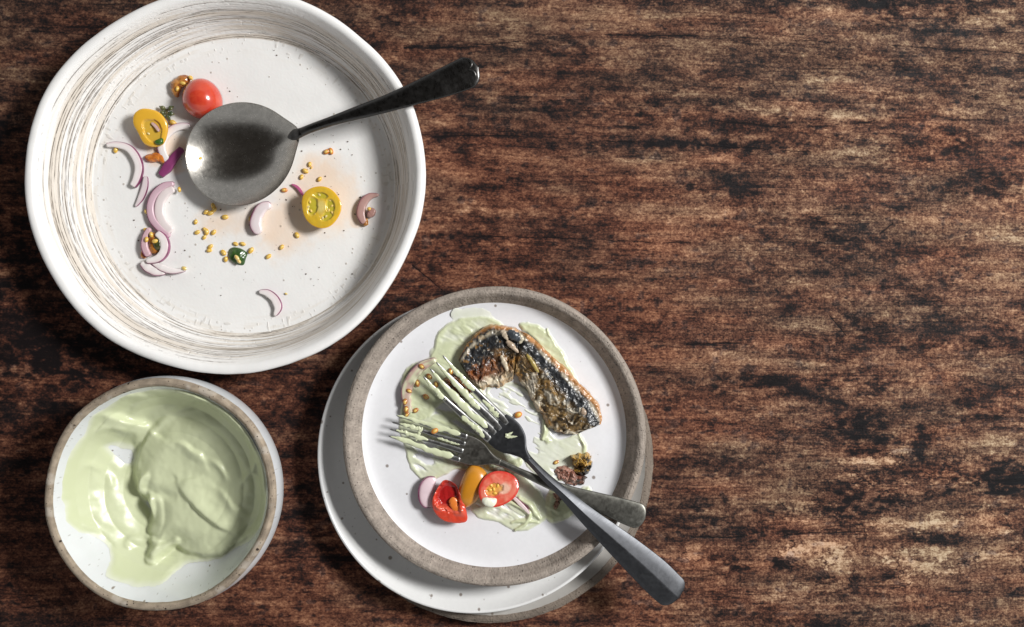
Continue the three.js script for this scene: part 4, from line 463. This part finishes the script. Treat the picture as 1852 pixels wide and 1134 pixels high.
{ // on the plate: red wedge, orange piece, red half
  const T = 'cherry_tomato';
  { // red wedge with wet hollow inside
    const t = thing(T, 'bright red tomato wedge with wet hollow, beside the onion segment', 'tomato'), c = W(814, 908, PF + 0.008);
    const px = [[805, 867], [824, 876], [832, 892], [842, 918], [844, 942], [822, 946], [800, 940], [786, 926], [782, 906], [792, 882]], poly = closed2(px, PF + 0.008, 8), B = Array.from({ length: 180 }, (_, i) => { const a = i / 180 * 2 * Math.PI; for (let r = 0.003; r < 0.02; r += 0.0001) if (sdPoly(c.x + r * Math.cos(a), c.z + r * Math.sin(a), poly) < 0) return r; return 0.01; }), bf = (a) => { const f = ((a / (2 * Math.PI)) % 1 + 1) % 1 * 180, i = Math.floor(f), q = f - i; return mix(B[i % 180], B[(i + 1) % 180], q); };
    domeHalf(t, 'tomato_skin', tomM([0.55, 0.03, 0.018]), c.x, c.z, PF, PF + 0.009, bf, 0.02, -0.1);
    cutFace(t, 'cut_face', c.x, c.z, PF + 0.009, bf, (q, a) => { const x = q * Math.cos(a), z = q * Math.sin(a), n = fbm(x * 4 + 25, z * 4, 3), hol = sst(0.78, 0.45, Math.hypot(x * 0.9 + 0.05, (z + 0.25) * 0.9) + 0.12 * n), rib = Math.exp(-(((z - 0.34 - 0.12 * x) / 0.13) ** 2)) * sst(1, 0.7, q); let col = mix3([0.62, 0.06, 0.03], [0.36, 0.012, 0.012], hol); col = mix3(col, [0.66, 0.12, 0.06], rib * 0.7); return [0.0006 * Math.sqrt(Math.max(0, 1 - q ** 8)) - 0.0035 * hol + 0.0015 * rib + 0.0004 * n, col]; }, 0.02, -0.1);
    part('tomato_core', loft([[812, 905, 0.0300, 8, 0.0012], [819, 908, 0.0303, 17, 0.0014], [822, 917, 0.0303, 11, 0.0014], [828, 925, 0.0305, 18, 0.0014], [835, 928, 0.0303, 8, 0.001]], 30, ROUND(14), { r0: 0.001, r1: 0.001, jig: (u, a) => 0.35 * fbm(u * 7, a * 4, 2) }), tomM([0.70, 0.19, 0.03], 0.35), t, 'orange core flap');
  }
  { // orange piece, skin up
    const t = thing(T, 'smooth orange tomato piece between red wedge and red half', 'tomato');
    part('tomato_skin', loft([[870, 846, PF + 0.004, 34, 0.008], [863, 858, PF + 0.0055, 42, 0.011], [854, 878, PF + 0.006, 43, 0.012], [846, 898, PF + 0.0055, 36, 0.011], [842, 916, PF + 0.004, 18, 0.008]], 50, ROUND(26, 0.85), { r0: 0.004, r1: 0.005, jig: (u, a) => 0.05 * fbm(u * 4, a * 4, 2), col: (u, q) => mix3([0.60, 0.24, 0.012], [0.50, 0.21, 0.02], clamp(0.5 + fbm(u * 5, q[0] * 2, 3))) }), vcM({ roughness: 0.3, clearcoat: 0.4, clearcoatRoughness: 0.15 }), t);
  }
  { const t = thing(T, 'red tomato half with yellow seeds and a dab of sauce', 'tomato'), c = W(901, 884, PF + 0.0125), ro = -0.35, bf = (a) => { const b = a - ro; return 1 / Math.sqrt((Math.cos(b) / 0.0122) ** 2 + (Math.sin(b) / 0.0100) ** 2) * (1 + 0.03 * Math.cos(3 * a)); };
    domeHalf(t, 'tomato_skin', tomM([0.58, 0.045, 0.02]), c.x, c.z, PF, PF + 0.0125, bf, -0.1, 0.2);
    cutFace(t, 'cut_face', c.x, c.z, PF + 0.0125, bf, (q, a) => { const b = a - ro, x = q * Math.cos(b), z = q * Math.sin(b), n = fbm(x * 4 + 45, z * 4, 3), ch = sst(1.1, 0.75, Math.hypot((x + 0.18) / 0.46, (z + 0.06) / 0.34) + 0.2 * n), wh = sst(0.9, 0.5, Math.hypot((x - 0.25) / 0.5, (z - 0.08) / 0.42) + 0.3 * n); let col = mix3([0.60, 0.075, 0.045], [0.64, 0.18, 0.12], clamp(0.5 + 1.2 * n)); col = mix3(col, [0.68, 0.46, 0.34], wh * 0.8); col = mix3(col, [0.62, 0.30, 0.06], ch * 0.9); col = mix3(col, [0.56, 0.04, 0.025], sst(0.84, 0.93, q)); return [0.0007 * Math.sqrt(Math.max(0, 1 - q ** 8)) - 0.0012 * ch + 0.0003 * n, col]; }, -0.1, 0.2);
    for (const [x, y] of [[888, 878], [893, 873], [900, 870], [886, 886], [893, 885], [900, 879], [906, 874], [895, 892]]) { const s = part('seed', seedG, gelM.amber, t); s.position.copy(W(x, y, PF + 0.0125)); s.position.y = PF + 0.0125 - 0.1 * (s.position.x - c.x) + 0.2 * (s.position.z - c.z) - 0.0004; s.scale.setScalar(0.0013); s.rotation.y = rr(0, 3); }
    part('sauce_dab', loft([[872, 902, 0.0375, 10, 0.002], [880, 907, 0.0378, 15, 0.0026], [890, 908, 0.0375, 16, 0.0026], [898, 902, 0.0368, 9, 0.0016]], 24, ROUND(14), { r0: 0.002, r1: 0.002, jig: (u, a) => 0.3 * fbm(u * 5, a * 3, 2) }), phys({ color: [0.74, 0.74, 0.6], roughness: 0.3, clearcoat: 0.4 }), t, 'creamy dab of sauce');
  }
}
// herbs
const leafM = vcM({ roughness: 0.32, clearcoat: 0.5, clearcoatRoughness: 0.12 });
function leaf(name, label, px, h, c0, c1, bulge, base) {
  const poly = closed2(px, h, 6), xs = poly.map((p) => p[0]), zs = poly.map((p) => p[1]), x0 = Math.min(...xs), x1 = Math.max(...xs), z0 = Math.min(...zs), z1 = Math.max(...zs), cx = (x0 + x1) / 2, cz = (z0 + z1) / 2, R = Math.max(x1 - x0, z1 - z0) / 2;
  const T = (x, z) => { const d = sdPoly(x, z, poly); return d <= 0 ? d * 2 : Math.min(d * 1.2, 0.0006) + bulge * (1 - ((x - cx) ** 2 + (z - cz) ** 2) / (R * R)) + 0.0004 * vn(x * 700, z * 700) + 0.00035 * Math.abs(vn((x + z) * 500, (x - z) * 160)); };
  return solo(name, label, 'herb leaf', heightfield(x0 - 0.001, x1 + 0.001, z0 - 0.001, z1 + 0.001, 0.00022, base, T, 1, (x, z) => mix3(c0, c1, clamp(0.45 + 1.3 * fbm(x * 500, z * 500, 3) + 0.4 * sst(0.0006, 0, Math.abs((x - cx) * 0.4 + (z - cz) * 0.9))))), leafM);
}
leaf('basil_leaf', 'torn dark green basil leaf lying among the tomato seeds', [[408, 448], [418, 446], [432, 449], [443, 458], [440, 466], [436, 479], [424, 477], [412, 469], [408, 458]], 0.009, [0.018, 0.055, 0.012], [0.05, 0.12, 0.02], 0.0022, bigFloor);
leaf('herb_leaf', 'small green herb bit on the yellow pointed tomato half', [[272, 253], [280, 248], [287, 246], [288, 254], [281, 259], [274, 257]], 0.017, [0.03, 0.085, 0.012], [0.07, 0.16, 0.02], 0.001, () => 0.0103);
leaf('herb_leaf', 'dark wet herb scrap inside the curled onion ring', [[276, 428], [284, 428], [288, 438], [286, 450], [279, 452], [273, 442]], 0.011, [0.02, 0.03, 0.01], [0.09, 0.08, 0.02], 0.0012, () => 0.0067);
{ const t = thing('herb_sprig', 'tiny olive green herb sprig left of the red tomato', 'herb'); const g = (x, y, a, l, w, k) => part('leaf', loft([[x, y, 0.0047, 2, 0.0008], [x + l * 0.5 * Math.cos(a), y + l * 0.5 * Math.sin(a), 0.0066 + k, w, 0.0014], [x + l * Math.cos(a), y + l * Math.sin(a), 0.0055 + k, 2, 0.0008]], 16, ROUND(10), { jig: (u, b) => 0.4 * fbm(u * 5 + x, b * 4, 2), col: (u, q) => mix3([0.035, 0.055, 0.02], [0.13, 0.13, 0.05], clamp(0.5 + q[0] * 0.4 + fbm(u * 4, x, 2))) }), leafM, t);
  for (const a of [[299, 200, 2.6, 14, 8, 0.001], [300, 198, 3.6, 13, 8, 0], [302, 199, -0.5, 14, 9, 0.001], [303, 204, 0.2, 13, 9, 0], [302, 206, 1.2, 12, 8, 0.0005], [299, 205, 2.1, 10, 7, 0], [305, 200, -1.2, 9, 6, 0]]) g(...a);
  part('stem', loft([[300, 198, 0.0052, 4, 0.0014], [304, 208, 0.0052, 4, 0.0014], [309, 219, 0.0044, 3, 0.001]], 12, ROUND(8)), phys({ color: [0.14, 0.12, 0.04], roughness: 0.5 }), t); }
// loose tomato seeds: a wet amber sac with its kernel, copied
const seed0 = new THREE.Group(); { const g = part('gel', seedG, gelM.amber, seed0); g.scale.setScalar(0.0019); g.position.y = 0.0007; const k = part('kernel', seedG, kernelM, seed0); k.scale.setScalar(0.00115); k.position.set(0.0002, 0.0013, 0); }
function seeds(label, group, list, base, mat = 'amber', size = 1) { let at = 0; for (const [x, y, up = 0, sz = 1] of list) { const p = W(x, y, 0.009), o = seed0.clone(); o.name = numbered('tomato_seed'); o.position.set(p.x, base(p.x, p.z) + up, p.z); o.rotation.y = rr(0, 6.28); const s = size * sz * rr(0.85, 1.12); o.scale.set(s * rr(0.95, 1.1), s, s * rr(0.95, 1.1)); o.children[0].material = gelM[mat]; o.userData = { label: Array.isArray(label) ? label[at++] : label, category: 'tomato seed' }; if (group) o.userData.group = group; scene.add(o); } }
seeds(['left seed of the pair against the lower edge of the spoon bowl', 'right seed of the pair against the lower edge of the spoon bowl', 'seed half tucked under the lower edge of the spoon bowl', 'seed farthest left just below the spoon bowl', 'left seed of the group of four below the spoon', 'upper middle seed of the group of four below the spoon', 'seed touching the upper middle one in the group of four', 'lowest seed of the group of four below the spoon', 'right seed of the group of four below the spoon', 'upper of two touching seeds above and left of the basil', 'lower of two touching seeds above and left of the basil', 'seed by itself right of the cluster below the spoon', 'seed right under the pair at the lower spoon edge'], 'seeds below the spoon bowl', [[368, 382], [376, 384], [381, 371], [349, 400], [352, 419], [366, 414], [369, 418], [365, 428], [382, 419], [376, 445], [374, 452], [403, 391], [383, 378]], bigFloor);
seeds(['left seed of two above the basil leaf', 'right seed of two above the basil leaf', 'seed touching the right tip of the basil leaf', 'upper seed left of the basil leaf', 'lower seed left of the basil leaf'], 'seeds beside the basil leaf', [[422, 440], [435, 440], [450, 452], [400, 456], [404, 468]], bigFloor);
seeds(['upper pale seed lying on the basil leaf', 'lower pale seed lying on the basil leaf'], 'seeds on the basil leaf', [[427, 466, 0.0034], [430, 472, 0.003]], bigFloor, 'pale');
seeds(['top seed of the slanting row above the round yellow half', 'middle seed of the slanting row above the round yellow half', 'lowest seed of the slanting row above the round yellow half', 'seed just above the upper edge of the round yellow half', 'small seed beside the top of the slanting row above the yellow half'], 'seeds above the round yellow tomato half', [[557, 295], [549, 307], [542, 318], [575, 322], [560, 301, 0, 0.5]], bigFloor);
seeds('orange seed at the lower right edge of the spoon bowl', null, [[511, 342]], bigFloor, 'orange');
seeds(['seed nearest below the round yellow tomato half', 'middle seed on the way from yellow half to basil leaf', 'seed right of the basil leaf, apart from the others'], 'seeds below the round yellow half', [[534, 424], [506, 446], [482, 463]], bigFloor);
seeds(['left seed of the orange pair below the spoon handle', 'right seed of the orange pair below the spoon handle'], 'seed pair right of the spoon neck', [[588, 272], [596, 271]], bigFloor, 'orange', 1.15);
seeds('yellow seed against the left of the plump white onion crescent', null, [[449, 394]], bigFloor);
seeds('seed stuck beneath the tip of the long curved onion slice', null, [[204, 269]], bigFloor);
seeds('seed at the top end of the double onion slice', null, [[322, 342, 0.003]], bigFloor);
seeds('seed left of the outer double onion layer', null, [[262, 382, 0.001]], bigFloor);
seeds('seed at the top left of the curled onion ring', null, [[260, 415, 0.001]], bigFloor);
seeds(['left seed in the juice of the curled onion ring', 'top seed in the juice of the curled onion ring', 'right seed in the juice of the curled onion ring'], 'seeds in the curled onion ring', [[264, 433, 0.004], [272, 424, 0.0035], [280, 436, 0.005]], bigFloor);
seeds('seed on the end of the thin onion strip', null, [[331, 485, 0.003]], bigFloor, 'pale');
seeds(['top seed on the wet pulp behind the red tomato', 'middle seed on the wet pulp behind the red tomato', 'lowest seed on the wet pulp behind the red tomato'], 'seeds on the pulp behind the red tomato', [[344, 140, 0.004], [330, 150, 0.004], [320, 160, 0.004]], bigFloor);
seeds(['larger amber seed at the foot of the tiny herb sprig', 'smaller amber seed at the foot of the tiny herb sprig'], 'seeds below the herb sprig', [[308, 219, 0.0005], [312, 221, 0.0002, 0.8]], bigFloor);
seeds('single wet seed on the left side inside the spoon bowl', null, [[361, 287]], () => 0.0084);
seeds('tiny seed near the top left inside the spoon bowl', null, [[367, 242, 0, 0.6]], () => 0.0100, 'brown');
seeds('pale tiny seed beside the lone onion crescent', null, [[514, 531, 0, 0.5]], bigFloor, 'pale');
seeds('yellow seed resting under the crescent onion at right', null, [[668, 378, 0.003, 0.9]], bigFloor);
seeds('orange seed in the sauce between the fork tines and the fish', null, [[937, 746]], plateFloor, 'orange', 1.25);
seeds(['topmost seed on the sauce covered onion strip', 'second lowest seed on the sauced onion strip', 'seed right of the lower end of the sauced onion strip', 'seed on the middle of the sauced onion strip', 'seed at the inner edge of the sauced onion strip', 'lowest seed at the end of the sauced onion strip', 'third lowest seed on the sauced onion strip'], 'seeds on the sauced onion strip', [[767, 660, 0.0036], [740, 736, 0.0036], [756, 738, 0.0010], [745, 703, 0.0036], [759, 690, 0.0010], [741, 745, 0.0030], [738, 722, 0.0036]], plateFloor, 'brown', 1.05);
seeds(['brown seed just left of the lowest large fork tine tip', 'brown seed between the two lower large fork tines', 'brown seed in the sauce below the large fork tine tips', 'brown seed right of the uppermost large fork tine tip'], 'seeds by the large fork tine tips', [[780, 678, 0.001], [792, 692, 0.001], [774, 714, 0.001], [818, 669, 0.001]], plateFloor, 'brown', 1.1);
seeds('orange seed stuck on the upper tine of the small fork', null, [[791, 772, 0.0078]], plateFloor, 'orange', 1.25);
seeds('small brown seed in the thin sauce left of the fish crumb', null, [[1004, 830]], plateFloor, 'brown');
// fish
{ const t = thing('fish_fillet', 'bent piece of seared mackerel fillet, black and bronze skin up', 'fish');
  const O = [[828, 652], [846, 622], [880, 592], [918, 592], [956, 606], [1000, 646], [1044, 690], [1078, 726], [1089, 758], [1086, 770]], I = [[852, 692], [868, 706], [900, 700], [926, 690], [930, 682], [958, 716], [980, 752], [1002, 780], [1040, 786], [1062, 774]], h0 = PF + 0.004;
  const co = new THREE.CatmullRomCurve3(O.map(([x, y]) => W(x, y, h0 + 0.004)), false, 'centripetal'), ci = new THREE.CatmullRomCurve3(I.map(([x, y]) => W(x, y, h0)), false, 'centripetal'), NU = 420, NV = 130;
  const cols = new Float32Array(NU * NV * 3), cf = (u, v, x, z, wr, rgc) => {
    const n1 = fbm(x * 420, z * 420, 4), n2 = fbm(x * 1100 + 9, z * 1100, 3), n3 = fbm(x * 190 + 30, z * 190, 3), charr = sst(0.45, 0.15, u); let c;
    const bronze = mix3([0.035, 0.021, 0.008], [0.25, 0.155, 0.055], clamp(0.45 + 1.3 * n1 + 0.5 * n2)), gold = [0.42, 0.20, 0.035], silver = [0.55, 0.50, 0.40], black = mix3([0.007, 0.007, 0.008], [0.045, 0.05, 0.056], clamp(0.15 + 1.1 * n2 + 0.8 * n1)), orange = mix3([0.36, 0.15, 0.04], [0.52, 0.27, 0.10], clamp(0.5 + n1)), cream = [0.62, 0.54, 0.40], brown = mix3([0.05, 0.016, 0.008], [0.22, 0.07, 0.018], clamp(0.5 + 1.5 * n1));
    c = bronze; c = mix3(c, silver, sst(0.05, 0.4, n3 + 0.35 * n2 + 0.5 * (rgc - 0.5) + 0.25 * (v - 0.6)) * sst(0.42, 0.6, u) * 0.85); c = mix3(c, gold, sst(0.1, 0.4, n3 * -1 + 0.3 * n1) * 0.7 * sst(0.75, 0.4, u));
    const bw = 0.47 + 0.07 * n3 + 0.05 * n1, bk = sst(bw + 0.06, bw - 0.06, v); c = mix3(c, black, bk); c = mix3(c, [0.016, 0.019, 0.024], bk * sst(0.1, 0.35, n3) * 0.8);
    const lb = mix3(mix3(black, [0.20, 0.10, 0.02], sst(0.12, 0.35, n1)), mix3(brown, cream, sst(0.78, 0.9, v + 0.12 * n1)), sst(0.5, 0.66, v + 0.15 * n1)); c = mix3(c, lb, charr); c = mix3(c, [0.40, 0.38, 0.32], sst(0.36, 0.46, fbm(x * 300 + 77, z * 300, 3)) * charr * sst(0.75, 0.5, v) * 0.8);
    const ed = sst(0.24, 0.15, v + 0.05 * n1 + 0.06 * n3 + 0.07 * charr); c = mix3(c, orange, ed); c = mix3(c, cream, sst(0.28, 0.22, v) * sst(0.16, 0.22, v) * sst(-0.05, 0.3, n3 + 0.3 * n1 + 0.15 * sst(0.75, 0.5, u)) * 0.6);
    c = mix3(c, mix3(gold, cream, clamp(0.5 + 2 * n3)), sst(0.9, 0.96, v) * 0.9); c = mix3(c, cream, sst(0.33, 0.45, fbm(x * 240 + 5, z * 240 + 60, 3)) * 0.6 * sst(0.2, 0.4, u)); return c.map((q) => Math.max(0.004, q)); };
  const g = grid(NV, NU, (i, j) => { const u = j / (NU - 1), v = i / (NV - 1), o = co.getPoint(u), q = ci.getPoint(u), e = sst(0, 0.025, u) * sst(1, 0.975, u); let c, y;
    if (v < 0.12) { c = -0.02 * (1 - v / 0.12); y = (v / 0.12) * 0.0062; } else { c = (v - 0.12) / 0.88; y = mix(0.0062, 0.0028, c ** 1.6) + 0.0020 * Math.sin(Math.PI * Math.min(1, c * 1.15)) * (c < 0.87 ? 1 : 1) - 0.0035 * sst(0.93, 1, c); }
    const x = mix(o.x, q.x, c), z = mix(o.z, q.z, c), edge = 0.0024 * fbm(u * 30, v * 3 + 7, 3) * (sst(0.85, 1, v) + sst(0.15, 0, v) * 0.5), wr = fbm(x * 170, z * 170, 3), rg = 1 - 2.6 * Math.abs(fbm(u * 15 + 3 + wr * 0.8, c * 4 + wr * 0.9, 3));
    y += (0.0020 * wr + 0.0018 * rg * sst(0.25, 0.5, c) + 0.0003 * fbm(x * 900, z * 900, 2)) * sst(0, 0.14, v) + 0.0022 * Math.exp(-(((u - 0.44) / 0.03) ** 2)) * (1 - c) - 0.002 * Math.exp(-(((u - 0.40) / 0.02) ** 2));
    const dx = q.x - o.x, dz = q.z - o.z, l = Math.hypot(dx, dz); const f = cf(u, v, x, z, wr, rg); cols.set(f, (j * NV + i) * 3); return [x + dx / l * edge, PF + 0.0008 + Math.max(0, y) * (0.25 + 0.75 * e), z + dz / l * edge]; });
  g.setAttribute('color', new THREE.BufferAttribute(cols, 3)); part('fish_skin', g, vcM({ roughness: 0.42, clearcoat: 0.35, clearcoatRoughness: 0.24, side: THREE.DoubleSide }), t);
  // torn flaps of flesh and skin standing up at the bend and along the edges
  const fl = vcM({ roughness: 0.35, clearcoat: 0.4, clearcoatRoughness: 0.2 });
  for (const [p, c] of [[[[906, 598, 0.0425, 8, 0.002], [914, 606, 0.044, 11, 0.002], [918, 616, 0.0435, 4, 0.001]], [0.58, 0.48, 0.36]], [[[916, 616, 0.0435, 7, 0.002], [926, 626, 0.044, 10, 0.0025], [938, 638, 0.043, 4, 0.001]], [0.50, 0.38, 0.27]], [[[938, 603, 0.043, 6, 0.002], [943, 612, 0.0445, 9, 0.002], [939, 622, 0.0435, 5, 0.001]], [0.60, 0.54, 0.40]], [[[906, 642, 0.043, 5, 0.0016], [912, 656, 0.0435, 9, 0.002], [918, 672, 0.0425, 6, 0.0015]], [0.60, 0.5, 0.36]], [[[952, 640, 0.043, 5, 0.0016], [962, 654, 0.044, 8, 0.002], [974, 674, 0.043, 5, 0.001]], [0.4, 0.3, 0.08]], [[[918, 600, 0.0435, 14, 0.003], [930, 606, 0.0445, 18, 0.004], [942, 614, 0.0435, 12, 0.003]], [0.05, 0.06, 0.07]], [[[1052, 738, 0.0425, 7, 0.0015], [1056, 746, 0.043, 10, 0.002], [1058, 752, 0.042, 4, 0.001]], [0.42, 0.31, 0.22]]]) part('flesh_flake', loft(low(p), 22, ROUND(12), { r0: 0.001, r1: 0.001, jig: (u, a) => 0.5 * fbm(u * 7 + c[0] * 90, a * 4, 3), col: (u, q) => mix3(c, c.map((z) => z * 0.6), clamp(0.4 + fbm(u * 6, q[0] * 3, 2))) }), fl, t);
  const crumb = (name, label, px, hgt, cfn) => { const poly = closed2(px, PF + 0.004, 6), xs = poly.map((p) => p[0]), zs = poly.map((p) => p[1]); return solo(name, label, 'fish', heightfield(Math.min(...xs) - 0.001, Math.max(...xs) + 0.001, Math.min(...zs) - 0.001, Math.max(...zs) + 0.001, 0.00025, () => PF + 0.0004, (x, z) => { const d = sdPoly(x + 0.002 * fbm(x * 420, z * 420, 3), z + 0.002 * fbm(x * 420 + 40, z * 420, 3), poly); return d < 0 ? d * 2 : hgt * (1 - Math.exp(-d / 0.0011)) * (0.55 + 1.1 * Math.abs(fbm(x * 300, z * 300, 4)) + 0.5 * fbm(x * 150 + 9, z * 150, 2)) + 0.0008 * fbm(x * 1100, z * 1100, 2); }, 0, cfn), fl); };
  crumb('fish_flake', 'crisp dark brown fish scraps under the large fork tines', [[804, 684], [822, 676], [842, 690], [858, 704], [850, 716], [836, 722], [838, 736], [826, 732], [812, 712], [802, 698]], 0.005, (x, z) => mix3([0.025, 0.012, 0.007], [0.26, 0.085, 0.02], clamp(0.4 + 1.6 * fbm(x * 380, z * 380, 4))));
  crumb('fish_crumb', 'small bronze fish crumb with crisp golden skin near the plate rim', [[1033, 824], [1050, 821], [1068, 824], [1072, 836], [1064, 856], [1052, 862], [1040, 852], [1036, 838]], 0.009, (x, z) => { const n = fbm(x * 700, z * 700, 3), p = W(1050, 840, PF + 0.006); return mix3([0.42, 0.24, 0.04], [0.02, 0.016, 0.012], sst(-0.15, 0.35, n + ((z - p.z) + (x - p.x) * 0.5) * 60)); });
  crumb('fish_crumb', 'pinkish brown fish shred against the golden crumb', [[1008, 848], [1022, 844], [1038, 850], [1052, 862], [1062, 862], [1056, 874], [1042, 880], [1028, 876], [1014, 868], [1006, 858]], 0.0042, (x, z) => mix3([0.20, 0.075, 0.05], mix3([0.46, 0.26, 0.2], [0.03, 0.025, 0.02], sst(W(1036, 0, PF + 0.005).x, W(1046, 0, PF + 0.005).x, x)), clamp(0.5 + 1.4 * fbm(x * 420, z * 700, 3))));
  crumb('fish_crumb', 'torn brown fish shred between the two crossing handles', [[998, 892], [1008, 888], [1022, 898], [1016, 906], [1008, 922], [1000, 918], [1002, 905]], 0.006, (x, z) => mix3([0.06, 0.025, 0.015], [0.36, 0.19, 0.13], clamp(0.4 + 1.4 * fbm(x * 480, z * 300, 3))));
}
// ground pepper and tiny flecks
{ const parts = []; const add = (x, y, base, s) => { const p = W(x, y, 0.008), g = new THREE.IcosahedronGeometry(s, 0); g.rotateY(rr(0, 6)); g.rotateX(rr(0, 6)); g.translate(p.x, base(p.x, p.z) + s * 0.5, p.z); parts.push(g); };
  for (const [x, y] of [[614, 268], [635, 278], [566, 259], [600, 243], [543, 271], [627, 254], [586, 317], [412, 162], [493, 88], [498, 97], [313, 455], [330, 452], [269, 354], [395, 378], [526, 372], [515, 360], [551, 495], [560, 504], [575, 483], [635, 495], [585, 420], [620, 416], [640, 386], [577, 398], [482, 539], [334, 380], [246, 434], [396, 534], [238, 397], [440, 376], [610, 350], [650, 355]]) add(x, y, bigFloor, rr(0.00025, 0.00055));
  for (let i = 0; i < 90; i++) { const a = rr(0, 6.28), r = 170 * Math.sqrt(rnd()); add(470 + r * Math.cos(a) * 1.15, 380 + r * Math.sin(a), bigFloor, rr(0.00012, 0.00026)); }
  const m = part('ground_pepper', mergeGeometries(parts), new THREE.MeshStandardMaterial({ color: rgb([0.09, 0.055, 0.03]), roughness: 0.7 }), scene); m.userData = { kind: 'stuff', label: 'fine dark pepper flecks scattered over the big bowl floor', category: 'pepper' };
}
renderer.render(scene, camera);
